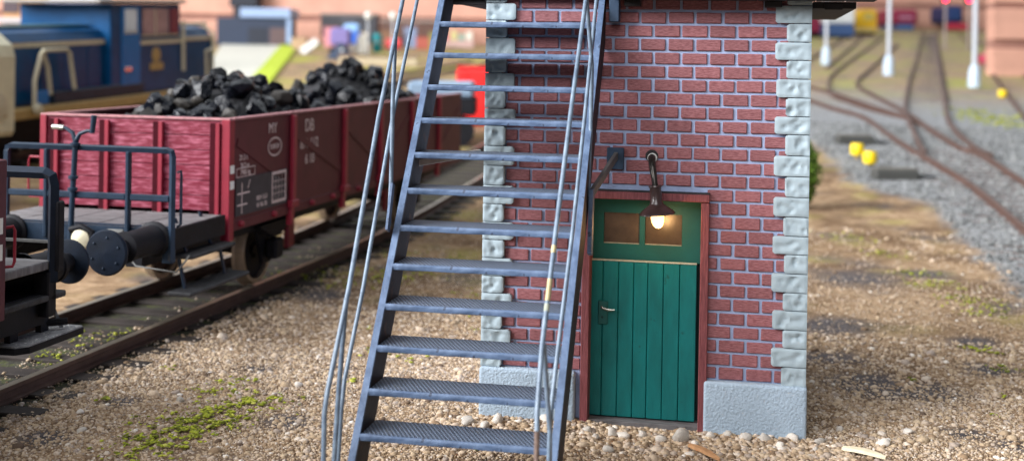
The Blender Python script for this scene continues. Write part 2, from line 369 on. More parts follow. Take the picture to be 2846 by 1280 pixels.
# corner stones
ZJ = [3.8675, 3.707, 3.5421, 3.3807, 3.2139, 3.0468, 2.8807, 2.7199, 2.532, 2.3471, 2.1637, 1.9886, 1.8185, 1.6549, 1.4847, 1.3162, 1.1552, .985, .8213, .6544, .4675]
ZJ = [4.03]+ZJ
def quoin(x0, x1, z0, z1, left):
    nx, nzz = 17, 11; V = []; F = []; g = .004; seed = R_.uniform(0, 99)
    x0 += R_.uniform(-.008, .008) if not left else 0; x1 += R_.uniform(-.008, .008) if left else 0
    dim = [(R_.uniform(.15, .85), R_.uniform(.2, .8), R_.uniform(.022, .045), R_.uniform(.006, .013)) for _ in range(int(4+5*(x1-x0)/.3))]
    rr = .022
    for i in range(nx):
        for k in range(nzz):
            s_, t_ = i/(nx-1), k/(nzz-1)
            X, Z = x0+(x1-x0)*s_, z0+g+(z1-z0-2*g)*t_
            ex = min(X-x0, x1-X); ez = min(Z-z0-g, z1-g-Z)
            y = -.052+.006*noise.noise(Vector((X*11, Z*11, seed)))+.003*noise.noise(Vector((X*30, Z*30, seed)))
            for a, b, r, dp in dim:
                q = math.hypot(X-(x0+(x1-x0)*a), Z-(z0+(z1-z0)*b))
                if q < r: y += dp*(1-(q/r)**2)
            edge = min(ex, ez)
            if edge < .010: y += .006
            # rounded free corners on the brick side
            inner = (x1-X) if left else (X-x0)
            if inner < .001 and (k in (0, nzz-1)): X += (-.018 if left else .018)
            V.append((X, y, Z))
    for i in range(nx-1):
        for k in range(nzz-1): F.append((i*nzz+k, (i+1)*nzz+k, (i+1)*nzz+k+1, i*nzz+k+1))
    edge = [i*nzz for i in range(nx)]+[(nx-1)*nzz+k for k in range(1, nzz)]+[i*nzz+nzz-1 for i in range(nx-2, -1, -1)]+[k for k in range(nzz-2, 0, -1)]
    o = len(V); yb = .20
    for e in edge: V.append((V[e][0], yb, V[e][2]))
    for i in range(len(edge)):
        j = (i+1) % len(edge); F.append((edge[i], edge[j], o+j, o+i))
    q = MB(); q.smooth = True; q.add(V, F); q.build('corner_stone', m_quoin, bx)
for i in range(len(ZJ)-1):
    wide = i % 2 == 1
    quoin(0, .285 if wide else .20, ZJ[i+1]-.012*0, ZJ[i], True)
    quoin(W-(.31 if wide else .215), W, ZJ[i+1]-.002*(i+1)/2, ZJ[i]-.002*i/2, False)
# plinth blocks
def plinth(x0, x1):
    bm = bmesh.new(); bmesh.ops.create_cube(bm, size=1)
    for v in bm.verts: v.co = Vector(((x0+x1)/2+v.co.x*(x1-x0), .10+v.co.y*.36, .205+v.co.z*.525))
    bmesh.ops.bevel(bm, geom=list(bm.edges), offset=.03, segments=3, affect='EDGES', profile=.6)
    bmesh.ops.subdivide_edges(bm, edges=list(bm.edges), cuts=0)
    q = MB(); q.smooth = True; q.add([v.co[:] for v in bm.verts], [[v.index for v in f.verts] for f in bm.faces]); bm.free()
    q.build('plinth', m_plinth, bx)
plinth(-.005, .90); plinth(2.075, W+.01)
# door frame, built in the opening
fr = MB().box(.945, 1.02, -.055, .20, -.05, 2.10, .006)
fr.build('door_jamb', m_frame, bx); MB().box(2.025, 2.10, -.055, .20, -.05, 2.075, .006).build('door_jamb', m_frame, bx)
li = MB().box(.945, 2.10, -.07, .20, 2.078, 2.148, .006).build('door_lintel', m_frame, bx)
MB().box(.99, 2.10, -.062, -.006, 2.150, 2.163).build('drip_strip', m_dark, bx)
MB().box(.86, 2.12, -.02, .25, -.06, .035, .004).build('doorstep', m_deck, bx)
# door
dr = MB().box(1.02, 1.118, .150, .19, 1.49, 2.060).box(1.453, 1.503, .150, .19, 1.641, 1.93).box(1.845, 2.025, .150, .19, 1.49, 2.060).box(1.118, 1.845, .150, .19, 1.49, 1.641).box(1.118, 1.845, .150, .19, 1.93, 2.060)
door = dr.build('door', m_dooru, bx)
MB().box(1.0, 2.02, .192, .21, .04, 2.09).build('door_back', m_groove, door)
gx = [.993, 1.125, 1.271, 1.413, 1.543, 1.687, 1.836, 1.992]
for a, b in zip(gx, gx[1:]):
    MB().box(a+.0025, b-.0025, .088, .165, .048, 1.485, .006).build('plank', m_door, door)
MB().box(.995, 1.99, .083, .124, 1.486, 1.500, .003).build('ledge', m_pale, door)
for a, b in ((1.121, 1.450), (1.506, 1.842)):
    MB().box(a, b, .172, .180, 1.644, 1.927).build('pane', m_pane, door)
    MB().box(a, b, .155, .171, 1.642, 1.650, .002).build('window_sill', m_pale, door)
MB().box(1.085, 1.178, .068, .089, .895, 1.12, .012).build('handle_plate', m_latch, door)
hd_ = MB().tube([(1.125, .085, 1.06), (1.125, .045, 1.06), (1.14, .035, 1.055), (1.19, .033, 1.043), (1.245, .036, 1.043)], [.012, .012, .012, .011, .009]).build('door_handle', m_chrome, door)
MB().lathe([(0, 0), (.011, 0), (.011, .002), (0, .003)], (1.127, .0675, .965), (0, -1, 0), 12).build('keyhole', m_groove, door)
# eaves, gallery and upper storey (above the frame)
for i, (x0, x1, z) in enumerate(((-.33, -.01, 3.862), (W+.01, 3.36, 3.845))):
    MB().box(x0, x1, .02, YB+.4, z+.0, z+.06, .004).box(x0+.10 if i else x0, x1 if not i else x1-.12, -.02, .06, z-.012, z+.045, .004).build('side_eave_beam', m_dark, bx)
MB().box(W+.02, 3.52, -.3, .2, 4.005, 4.05).build('eave_board', m_dark, bx)
for i in range(9):
    x0 = 1.22+i*.255
    MB().box(x0+.004, x0+.251, -.30, .0, 3.905, 3.97, .004).build('gallery_plank', m_dark, bx)
for x in (1.3, 2.56):
    MB().box(x, x+.15, -.12, -.012, 3.845, 3.903, .006).build('gallery_bracket', m_dark, bx)
MB().box(-.35, 1.21, -.10, .012, 3.905, 4.10, .004).build('header_beam', m_dark, bx)
MB().box(.0, W, .02, YB, 4.04, 6.2).build('upper_storey', m_wsid, bx)
MB().prism([(-1.8, 6.2), (-1.85, 6.28), (1.3, 7.0), (3.6, 6.28), (3.55, 6.2)], -.8, W+.8, 0).build('roof', m_dark, bx)  # unseen roof, front overhang lengthened to shade the top of the wall
# wall lamp
lamp = thing('wall_lamp', 'lit brown enamel lamp on a bent arm above the green door', 'lamp', (1.57, 0, 2.472))
lc = (1.645, -.20)
MB().lathe([(.0, 0), (.060, 0), (.058, .006), (.0, .006)], (1.568, -.006, 2.478), (0, -1, 0), 18).build('wall_hole', m_dark, lamp)
MB().lathe([(.0, .006), (.046, .006), (.044, .022), (.0, .022)], (1.574, -.006, 2.462), (0, -1, 0), 16).build('collar', m_white, lamp)
MB().tube([(1.57, .02, 2.470), (1.572, -.06, 2.462), (1.578, -.11, 2.44), (1.586, -.145, 2.40), (1.598, -.172, 2.34), (1.610, -.19, 2.28), (1.618, -.2, 2.225)], [.036, .036, .034, .032, .030, .027, .027], 12).build('arm', m_arm, lamp)
tl = Vector((.09, .02, -1)).normalized()
MB().lathe([(0, 0), (.056, 0), (.060, .006), (.060, .016), (.052, .020), (.052, .045), (.055, .15), (.062, .162), (.066, .185)], (1.618, -.2, 2.232), tl, 24).build('socket', m_lampm, lamp)
sh0 = Vector((1.633, -.198, 2.062))
MB().lathe([(.060, -.01), (.066, .004), (.10, .028), (.145, .062), (.162, .082), (.164, .088), (.158, .087), (.14, .066), (.098, .036), (.05, .014)], sh0, tl, 32).build('shade', m_lampm, lamp)
MB().lathe([(.05, .018), (.094, .041), (.136, .071), (.150, .084)], sh0, tl, 32).build('shade_lining', m_lampin, lamp)
bc = sh0+tl*.078
MB().lathe([(.02, -.035), (.038, -.02), (.054, .01), (.060, .045), (.055, .085), (.04, .118), (.02, .134), (0, .138)], bc, tl, 20).build('bulb', m_bulb, lamp)
pl = bpy.data.lights.new('bulb_glow', 'POINT'); pl.energy = 6; pl.color = (1, .55, .22); pl.shadow_soft_size = .03
po = bpy.data.objects.new('bulb_glow', pl); COL.objects.link(po); po.parent = lamp; po.location = Vector((1.672, -.235, 1.83))-Vector((1.57, 0, 2.472))
# ------------------------------------------------------------------ iron staircase
ST = thing('staircase', 'steep blue-grey iron staircase with double handrails leading up the signal box', 'staircase', (.35, -2.85, 0))
X0, X1 = -.3803, 1.075
def zs(y): return 3.6645+(y+.2975)*1.4382
def stringer(xa, xb):
    yt, yb = .02, -2.85
    q = MB().prism([(yb, zs(yb)), (yb+.40, zs(yb)), (yt+.40, zs(yt)), (yt, zs(yt))], xa, xb, 0)
    return q
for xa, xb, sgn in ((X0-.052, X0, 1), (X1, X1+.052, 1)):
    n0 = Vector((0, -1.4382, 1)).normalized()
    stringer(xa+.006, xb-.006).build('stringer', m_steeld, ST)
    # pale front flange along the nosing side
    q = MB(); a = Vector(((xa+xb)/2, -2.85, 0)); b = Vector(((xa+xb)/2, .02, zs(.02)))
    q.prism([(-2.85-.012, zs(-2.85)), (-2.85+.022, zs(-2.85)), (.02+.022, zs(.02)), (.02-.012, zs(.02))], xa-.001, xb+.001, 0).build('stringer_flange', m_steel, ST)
# treads: ribbed plate + rolled nosing
def grating_mat():
    m = mat('grating_tread_paint', (.048, .062, .092), .6, .25, 9, 0, fleck=[((.42, .43, .45), 34, .735), ((.12, .115, .11), 5, .6)]); nt = m.node_tree; N = nt.nodes; L = nt.links; b = N['Principled BSDF']
    tc = N.new('ShaderNodeTexCoord'); outs = []
    for rot in (math.radians(28), math.radians(-28)):
        mp = N.new('ShaderNodeMapping'); mp.inputs['Rotation'].default_value = (0, 0, rot); L.new(tc.outputs['Object'], mp.inputs['Vector'])
        wv = N.new('ShaderNodeTexWave'); wv.inputs['Scale'].default_value = 10.5; wv.inputs['Distortion'].default_value = .6; wv.inputs['Detail'].default_value = 1; wv.inputs['Detail Scale'].default_value = 3
        L.new(mp.outputs[0], wv.inputs['Vector']); outs.append(wv.outputs['Fac'])
    mm = N.new('ShaderNodeMath'); mm.operation = 'MAXIMUM'; L.new(outs[0], mm.inputs[0]); L.new(outs[1], mm.inputs[1])
    bp = N.new('ShaderNodeBump'); bp.inputs['Strength'].default_value = 1; bp.inputs['Distance'].default_value = .02; L.new(mm.outputs[0], bp.inputs['Height']); L.new(bp.outputs[0], b.inputs['Normal'])
    src = b.inputs['Base Color'].links[0].from_socket
    mx = N.new('ShaderNodeMix'); mx.data_type = 'RGBA'; cr = N.new('ShaderNodeMapRange'); cr.inputs[1].default_value = .55; cr.inputs[2].default_value = 1
    L.new(mm.outputs[0], cr.inputs[0]); L.new(cr.outputs[0], mx.inputs['Factor']); L.new(src, mx.inputs[6]); mx.inputs[7].default_value = (.18, .225, .31, 1); L.new(mx.outputs[2], b.inputs['Base Color'])
    return m
m_grate = grating_mat()
tre = MB().box(X0, X1, .016, .40, -.03, .012, .004).build('tread', m_grate, ST, local=True)
# nosing: slightly uneven bar
q = MB(); nsx = 22
prof = [(-.010, -.030), (-.014, -.008), (-.013, .006), (-.004, .0165), (.010, .0165), (.016, .012), (.016, -.034), (-.004, -.034)]
V = []; F = []
for i in range(nsx+1):
    x = X0+(X1-X0)*i/nsx
    for a, b in prof: V.append((x, a+.003*noise.noise(Vector((x*9, a*99, 1))), b+.0035*noise.noise(Vector((x*7, b*80, 4)))))
for i in range(nsx):
    for k in range(8): F.append((i*8+k, (i+1)*8+k, (i+1)*8+(k+1) % 8, i*8+(k+1) % 8))
F += [tuple(range(8)), tuple(nsx*8+k for k in range(8))]
q.add(V, F); nos = q.build('nosing', m_steel, tre, local=True, smooth=True)
base = Vector((.35, -2.85, 0))
for k in range(-1, 13):
    loc = Vector((0, -.2975-.1999*k, 3.6645-.2875*k))-base
    if k == -1: tre.location = loc; continue
    t = tre.copy(); COL.objects.link(t); t.parent = ST; t.location = loc
    n = nos.copy(); COL.objects.link(n); n.parent = t
def rail(name, pts, r, m=m_rail): return MB().tube(pts, r, 10).build(name, m, ST)
XL, XR = -.475, 1.10
# handrails (top and middle), bent down to the ground at the foot
rail('handrail', [(-.50, -.75, 4.35), (-.504, -1.115, 3.839), (-.493, -1.785, 2.875), (-.434, -2.648, 1.634), (-.428, -3.10, .99), (-.427, -3.16, .86), (-.425, -3.17, .4), (-.425, -3.17, -.05)], .0185)
rail('middle_rail', [(-.53, -.2, 4.35), (-.535, -.54, 3.867), (-.535, -1.245, 2.852), (-.482, -2.155, 1.545), (-.48, -2.58, .93), (-.475, -2.66, .72), (-.47, -2.78, -.05)], .0165)
rail('handrail', [(1.09, -.75, 4.36), (1.084, -1.106, 3.852), (1.067, -1.758, 2.914), (1.059, -2.336, 2.083), (1.056, -2.85, 1.344), (1.075, -3.12, .96), (1.085, -3.173, .84)], .0185)
rail('handrail_end', [(1.085, -3.173, .842), (1.086, -3.18, .5), (1.086, -3.18, -.05)], .0185, mat('rusty_rail_end', (.17, .12, .10), .6, .3, 20))
rail('middle_rail', [(1.10, -.2, 4.36), (1.10, -.535, 3.88), (1.108, -1.22, 2.89), (1.112, -1.84, 2.015), (1.098, -2.38, 1.24), (1.095, -2.6, .92), (1.09, -2.66, .75), (1.09, -2.72, .1)], .0165)
# bare patches where paint has rubbed off the right handrail
def onr(z):
    P = [(1.067, -1.758, 2.914), (1.059, -2.336, 2.083), (1.056, -2.85, 1.344)]
    for a, b in zip(P, P[1:]):
        if b[2] <= z <= a[2]:
            t = (a[2]-z)/(a[2]-b[2]); return tuple(a[i]+(b[i]-a[i])*t for i in range(3))
for za, zb in ((1.98, 1.93), (1.76, 1.62)):
    rail('bare_patch', [onr(za), onr((za+zb)/2), onr(zb)], .0196, m_rust)
rail('chipped_patch', [onr(1.60), onr(1.555)], .0196, m_pale)
for x, pts in ((-1, [(-.47, -1.53, 1.95), (-.478, -1.46, 2.3), (-.49, -1.41, 3.0), (-.50, -1.33, 3.55)]), (-1, [(-.45, -2.93, .05), (-.45, -2.79, .95), (-.435, -2.70, 1.57)]),
               (1, [(1.115, -1.0, 2.2), (1.12, -.93, 2.75), (1.11, -.84, 3.3), (1.085, -1.08, 3.87)]), (1, [(1.09, -2.62, .1), (1.09, -2.66, .7), (1.065, -2.84, 1.36)])):
    rail('post', pts, .018)
MB().prism([(-1.62, 1.93), (-1.55, 1.9), (-1.43, 2.28), (-1.49, 2.3)], -.475, -.455, 0).build('gusset', m_steel, ST)
MB().prism([(-1.10, 1.73), (-1.00, 1.70), (-.94, 2.26), (-1.05, 2.26)], 1.130, 1.165, 0).build('gusset', m_steel, ST)
# wall struts and plates
MB().box(1.157, 1.315, -.045, -.012, 2.347, 2.548, .006).build('wall_plate', m_plate, ST)
MB().bar((1.245, -.04, 2.475), (1.14, -.98, 2.215), .035, .07, c=.004).build('strut', m_strut, ST)
MB().bar((-.05, .0, 2.46), (-.45, -1.05, 2.42), .03, .06, c=.004).build('strut', mat('bare_metal_strut', (.30, .29, .27), .35, .2, 15, .1), ST)
MB().box(1.17, 1.26, -.16, -.03, 3.70, 4.2, .005).build('hanger_plate', m_plate, ST)
# ------------------------------------------------------------------ tracks
RP = [(-.075, 0), (-.075, .022), (-.022, .035), (-.022, .095), (-.045, .11), (-.045, .15), (.045, .15), (.045, .11), (.022, .095), (.022, .035), (.075, .022), (.075, 0)]
RH = [(-.041, .1505), (-.041, .1545), (.041, .1545), (.041, .1505)]
def smoothline(P, n=6):
    out = []
    for i in range(len(P)-1):
        p0, p1, p2, p3 = P[max(i-1, 0)], P[i], P[i+1], P[min(i+2, len(P)-1)]
        for k in range(n):
            t = k/n
            out.append(tuple(.5*((2*p1[j])+(-p0[j]+p2[j])*t+(2*p0[j]-5*p1[j]+4*p2[j]-p3[j])*t*t+(-p0[j]+3*p1[j]-3*p2[j]+p3[j])*t**3) for j in (0, 1)))
    return out+[tuple(P[-1][:2])]
def track(label, railpts, sleepers=None, msl=m_sleeper, z0=0., polished=True, lift=0.):
    """railpts: ground lines of single rails; sleepers: (start, end, spacing) run between the first two rails"""
    a = railpts[0][0]; t = thing('railway_track', label, 'track', (a[0], a[1], ter(*a[:2])))
    for P in railpts:
        L3 = [(x, y, ter(x, y)+z0) for x, y in smoothline(P)]
        r = MB().sweep(L3, RP).build('rail', m_railtop, t)
        if polished: MB().sweep(L3, RH).build('running_surface', m_railhead, r)
    if sleepers:
        (ax, ay), (bx_, by), sp = sleepers; n = int(math.hypot(bx_-ax, by-ay)/sp); an = math.atan2(by-ay, bx_-ax)
        s0 = None
        for i in range(n):
            x, y = ax+(bx_-ax)*i/n, ay+(by-ay)*i/n
            loc = Vector((x, y, ter(x, y)+z0-.05))-Vector((a[0], a[1], ter(*a[:2])))
            if s0 is None:
                s0 = MB().box(-.125, .125, -1.28, 1.28, -.06, .062, .012).build('sleeper', msl, t, local=True); s0.location = loc; s0.rotation_euler[2] = an
            else:
                s = dup(s0, loc, t); s.rotation_euler[2] = an+R_.uniform(-.015, .015)
    return t
def T(v, u, z=0): return O0+V_*v+U*u+Vector((0, 0, z))
ln = lambda v, us: [tuple(T(v, u)[:2]) for u in us]
us = [-14, -6, 0, 6, 12, 20, 30, 45]
track('track under the red coal wagon, running back past the signal box', [ln(.7175, us), ln(-.7175, us)], (tuple(T(0, -6)[:2]), tuple(T(0, 26)[:2]), .62))
d2 = Vector((.0807, .9957, 0)); p2 = Vector((-16.6, 14, 0)); s2 = Vector((.9957, -.0807, 0))
l2 = lambda o: [tuple((p2+d2*q+s2*o)[:2]) for q in (-18, -5, 5, 15, 30, 45)]
track('track under the blue diesel locomotive on the far left', [l2(.7175), l2(-.7175)], (tuple((p2-d2*12)[:2]), tuple((p2+d2*30)[:2]), .65), z0=.12)
track('curved turnout track bending left behind the signal box towards the yard', [[(14.86, 117.96), (12.12, 98.26), (7.81, 67.86), (6.44, 57.63), (5.94, 51.66), (5.75, 45.26), (6.13, 42.4), (6.9, 38.86), (7.85, 36.12)],
      [(14.33, 99.56), (12.41, 86.99), (8.85, 63.23), (7.64, 55.15), (7.29, 50.52), (7.62, 44.63), (8.08, 38.23), (8.22, 33.52), (8.44, 27.66)]], None, polished=False)
track('main track running diagonally past the right of the signal box', [[(1.2, 54), (2.24, 50.06), (4.73, 41.53), (5.39, 38.83), (6.34, 35.57), (6.64, 30.92), (6.89, 27.45), (7.29, 23.32), (7.54, 20.58), (7.65, 17.68), (7.69, 14.48), (7.7, 9), (7.7, 0)],
      [(1.6, 58), (2.21, 55.72), (5.03, 48.74), (5.79, 45.99), (7.0, 40.02), (7.98, 35.22), (8.44, 27.66), (8.79, 26.3), (8.94, 20.8), (9.05, 15), (9.1, 0)]], ((8.3, 4), (7.75, 28), .68), m_rsleeper, polished=False)
track('straight track between the lamp masts running to the far wall', [[(21.23, 138.3), (19.39, 124.61), (12.8, 74.7), (10.17, 55.3), (8.27, 39.94), (7.83, 34.7), (7.41, 28.64), (7.25, 25.79)],
      [(22.85, 139.45), (21.0, 125.68), (13.39, 67.88), (10.76, 47.3), (9.26, 35.23), (8.9, 28.13), (9.07, 25.8)]], ((9.3, 44), (20, 128), .8), m_rsleeper, polished=False)
track('outermost track on the right beyond the third lamp mast', [[(24.5, 135), (22.17, 115.92), (17.7, 80.45), (14.6, 55.37), (12.39, 38.29), (11.6, 30), (11.2, 20)], [(25.5, 135), (23.73, 120.24), (20.49, 91.41), (17.16, 62.46), (15.0, 44), (13.2, 28)]], None, m_rsleeper, polished=False)
track('siding leading to the yellow railcar in the distance', [[(11.3, 118), (8.3, 92), (5.0, 66)], [(12.9, 118), (9.9, 92), (6.5, 64)]], None, polished=False)
# ------------------------------------------------------------------ wagons
RZ = -.033
def wagon_root(label, uc): return thing('goods_wagon', label, 'wagon', T(0, uc), RZ)
def text(parent, s, loc, size, m=m_letter, stretch=1.0):
    c = bpy.data.curves.new('lettering', 'FONT'); c.body = s; c.size = size; c.extrude = .002; c.align_x = 'CENTER'; c.align_y = 'CENTER'
    tmp = bpy.data.objects.new('lettering_curve', c); COL.objects.link(tmp); me = bpy.data.meshes.new_from_object(tmp); bpy.data.objects.remove(tmp); me.materials.clear()
    o = bpy.data.objects.new('lettering', me); COL.objects.link(o); o.parent = parent; o.location = loc; o.rotation_euler = (math.pi/2, 0, math.pi/2); o.scale = (stretch, 1, 1); me.materials.append(m); o['kind'] = 'stuff'
def wheelset(wag, y, parts=True):
    for sg in (-1, 1):
        w0 = MB().lathe([(.0, -.03), (.10, -.03), (.12, .0), (.40, .0), (.42, -.03), (.46, -.04)], (sg*.70, y, .62), (sg, 0, 0), 32).build('wheel', m_black if sg > 0 else m_wheel, wag, local=True)  # near wheels black: the shadow under the wagon is put into their colour
        MB().lathe([(.40, -.055), (.47, -.055), (.50, -.075), (.50, -.09), (.47, -.06), (.465, .05), (.455, .065), (.40, .06), (.40, -.05)], (sg*.70, y, .62), (sg, 0, 0), 36).build('tyre', m_tyre, w0, local=True)
        a = MB().box(sg*.93, sg*1.10, y-.13, y+.13, .52, .80, .03).build('axle_box', m_black, wag, local=True)
        MB().prism([(y-.42, 1.08), (y-.13, .45), (y+.13, .45), (y+.42, 1.08)], sg*.86, sg*.905, 0).build('axle_guard', m_black, wag, local=True)
        sp = MB()
        for i in range(5): sp.box(sg*.97, sg*1.06, y-.55+i*.10, y+.55-i*.10, .99-i*.04, 1.025-i*.04)
        sp.build('leaf_spring', m_black, wag, local=True)
    MB().tube([(-.72, y, .62), (.72, y, .62)], .07, 10).build('axle', m_black, wag, local=True)
def buffer(wag, x, y0, y1, z, disc=True, r=.235):
    """housing at y0 (beam), head at y1"""
    sg = 1 if y1 > y0 else -1; L_ = abs(y1-y0)
    b = MB().lathe([(.20, 0), (.20, .03), (.165, .05), (.155, L_*.62), (.17, L_*.63), (.17, L_*.70), (.10, L_*.71), (.09, L_)], (x, y0, z), (0, sg, 0), 20).build('buffer', m_black, wag, local=True)
    h = MB().lathe([(0, L_-.02), (.10, L_-.02), (r, L_+.0), (r+.005, L_+.02), (r-.01, L_+.045), (0, L_+.06)], (x, y0, z), (0, sg, 0), 32).build('buffer_head', m_bufh, b, local=True)
    rv = MB()
    for i in range(6):
        q = i*math.pi/3+.4
        rv.lathe([(0, .018), (.012, .014), (.014, 0)], (x+.16*math.cos(q), y1+sg*.045, z+.16*math.sin(q)), (0, sg, 0), 8)
    rv.build('rivets', m_navy, b, local=True)
wg = wagon_root('red coal wagon with a railed brakeman platform and two heaps of coal', 0)
wg.matrix_basis = Matrix.Translation(T(0, 0)) @ Matrix.Rotation(RZ, 4, 'Z') @ Matrix.Rotation(.006, 4, 'X'); ROOTM[wg.name] = wg.matrix_basis.copy()
VL, VR, U0, U1, ZB, ZT = -1.23, 1.345, 2.70, 13.25, 1.30, 2.52
# end boards
nb = 6
for i in range(nb):
    z0 = 1.42+(ZT-1.42)*i/nb; z1 = 1.42+(ZT-1.42)*(i+1)/nb
    MB().box(VL+.03, VR-.03, U0+R_.uniform(-.004, .004), U0+.06, z0+.003, z1-.003, .006).build('end_board', m_wred, wg, local=True)
for v in (-1.06, -.36, .37, 1.13):
    ep = MB().box(v+.045, v+.10, U0-.06, U0-.012, 1.33, ZT-.03, .006).build('end_post', m_wrib, wg, local=True); MB().box(v-.035, v+.044, U0-.045, U0-.010, 1.33, ZT-.03, .004).build('post_channel', m_wchan, ep, local=True)
MB().box(VL, VL+.09, U0-.03, U0+.08, 1.3, ZT+.01, .008).build('corner_post', m_wrib, wg, local=True)
cp = MB().box(VR-.10, VR+.012, U0-.035, U0+.10, 1.06, ZT+.012, .008).build('corner_post', m_wrib, wg, local=True)
for z in (1.93, 1.74):
    MB().box(VR+.013, VR+.017, U0-.02, U0+.085, z-.05, z+.05).build('white_mark', m_white, cp, local=True)
rv = MB()
for i in range(13):
    rv.lathe([(.0, .02), (.012, .014), (.016, 0)], (VR-.17, U0-.0, 1.35+.085*i), (0, -1, 0), 8)
rv.build('rivets', m_wred, wg, local=True)
MB().box(VL, VR, U0-.02, U0+.09, ZT+.002, ZT+.03, .006).build('end_rim', m_wtop, wg, local=True)
# sides: steel panels between ribs, sole bar, diagonal braces
ribs = [4.58, 6.55, 8.2, 9.9, 11.6]
edges = [U0+.1]+ribs+[U1]
for sg, xs in ((1, VR), (-1, VL)):
    for a, b in zip(edges, edges[1:]):
        MB().box(xs-sg*.06, xs-sg*.01, a, b, 1.30, ZT-.004, .004).build('side_panel', m_wsid, wg, local=True)
        if sg > 0:
            up = a < 8
            MB().bar((xs-.004, a+.1, 2.25 if up else 1.5), (xs-.004, b-.1, 1.62 if up else 2.25), .10, .016, up=(1, 0, 0)).build('diagonal_brace', m_wsid, wg, local=True)
    for r in ribs:
        MB().box(xs-sg*.008, xs+sg*.055, r-.06, r+.06, 1.28, ZT-.01, .014).build('side_rib', m_wrib, wg, local=True)
        if sg > 0:
            MB().box(xs-.01, xs+.07, r-.12, r+.12, 1.26, 1.36, .012).build('rib_foot', m_wrib, wg, local=True)
            MB().box(xs-.05, xs+.03, r-.07, r+.05, 1.02, 1.27, .01).build('hinge_drop', m_wrib, wg, local=True)
    MB().box(xs-sg*.09, xs-sg*.004, U0+.08, U1, 1.17, 1.298, .006).build('sole_bar', m_wsid, wg, local=True)
    MB().box(xs-sg*.09, xs+sg*.008, U0+.1, U1, ZT+.0, ZT+.03, .006).build('side_rim', m_wtop, wg, local=True)
for y in (3.0, 4.0, 5.3, 6.1, 7.2): MB().lathe([(0, .06), (.03, .055), (.04, .03), (.04, 0)], (VR-.004, y, 1.24), (1, 0, 0), 10).build('bolt_head', m_wrib, wg, local=True)
MB().box(VL+.02, VR-.02, U1-.06, U1, 1.3, ZT, .01).build('far_end', m_wsid, wg, local=True)
MB().box(VL+.05, VR-.05, U0+.05, U1-.05, 1.22, 1.29).build('floor', m_deck, wg, local=True)
MB().box(-.95, -.75, 1.35, U1, .95, 1.2).box(.75, .95, 1.35, U1, .95, 1.2).build('underframe', m_black, wg, local=True)
wheelset(wg, 4.8); wheelset(wg, 11.2)
for y in (5.85, 10.2): MB().box(.74, .82, y-.12, y+.12, .5, .95, .02).build('brake_block', m_wrib, wg, local=True)
# data panel and lettering
pn = MB().box(VR-.004, VR+.004, 2.86, 4.42, 1.34, 1.80).build('data_panel', m_panel, wg, local=True)
px_ = VR+.006
g = MB()
g.box(px_-.001, px_+.001, 3.93, 4.38, 1.38, 1.415).box(px_-.001, px_+.001, 3.93, 4.38, 1.755, 1.79).box(px_-.001, px_+.001, 3.93, 3.955, 1.416, 1.754).box(px_-.001, px_+.001, 4.35, 4.38, 1.416, 1.754)
for i in range(3): g.box(px_-.001, px_+.001, 3.956, 4.349, 1.50+i*.08, 1.507+i*.08)
for i in range(3): g.box(px_-.001, px_+.0006, 4.04+i*.1, 4.047+i*.1, 1.416, 1.754)
g.build('load_grid', m_letter, pn, local=True)
g = MB().box(px_-.001, px_+.001, 3.02, 3.04, 1.36, 1.74).box(px_-.001, px_+.0014, 2.9, 3.25, 1.60, 1.62).box(px_-.001, px_+.0014, 2.9, 3.18, 1.46, 1.48)
g.bar((px_, 3.2, 1.66), (px_, 3.26, 1.76), .015, .002, up=(1, 0, 0)).build('brake_mark', m_letter, pn, local=True)
text(wg, 'REV 12.3', (px_, 3.62, 1.50), .085); text(wg, '01 06 70', (px_, 3.62, 1.41), .085)
text(wg, 'DB', (px_-.008, 5.20, 2.33), .25); text(wg, '871 112', (px_-.008, 5.20, 2.08), .20); text(wg, '6 10', (px_-.008, 5.22, 1.86), .19)
text(wg, 'MY', (px_-.008, 3.95, 2.36), .19); text(wg, 'EUROP', (px_-.008, 4.02, 2.12), .09)
q = MB(); N_ = 28
V = [(px_-.008+d, 4.02+(.20+w_)*math.cos(2*math.pi*i/N_), 2.12+(.105+w_)*math.sin(2*math.pi*i/N_)) for d, w_ in ((0, 0), (0, .02), (.002, .02), (.002, 0)) for i in range(N_)]
F = [(a*N_+i, a*N_+(i+1) % N_, ((a+1) % 4)*N_+(i+1) % N_, ((a+1) % 4)*N_+i) for a in range(4) for i in range(N_)]
q.add(V, F).build('oval_emblem', m_letter, wg, local=True)
text(wg, '21.5 t', (px_-.008, 3.08, 2.05), .10); text(wg, '26.5 m', (px_-.008, 3.12, 1.95), .09); text(wg, '7900 kg', (px_-.008, 3.14, 1.865), .09)
g = MB().box(px_-.009, px_-.007, 2.88, 3.42, 1.81, 1.82).box(px_-.009, px_-.007, 2.88, 3.42, 1.915, 1.925).box(px_-.009, px_-.007, 2.88, 2.89, 1.821, 1.914).box(px_-.009, px_-.007, 3.41, 3.42, 1.821, 1.914).build('plate_outline', m_letter, wg, local=True)
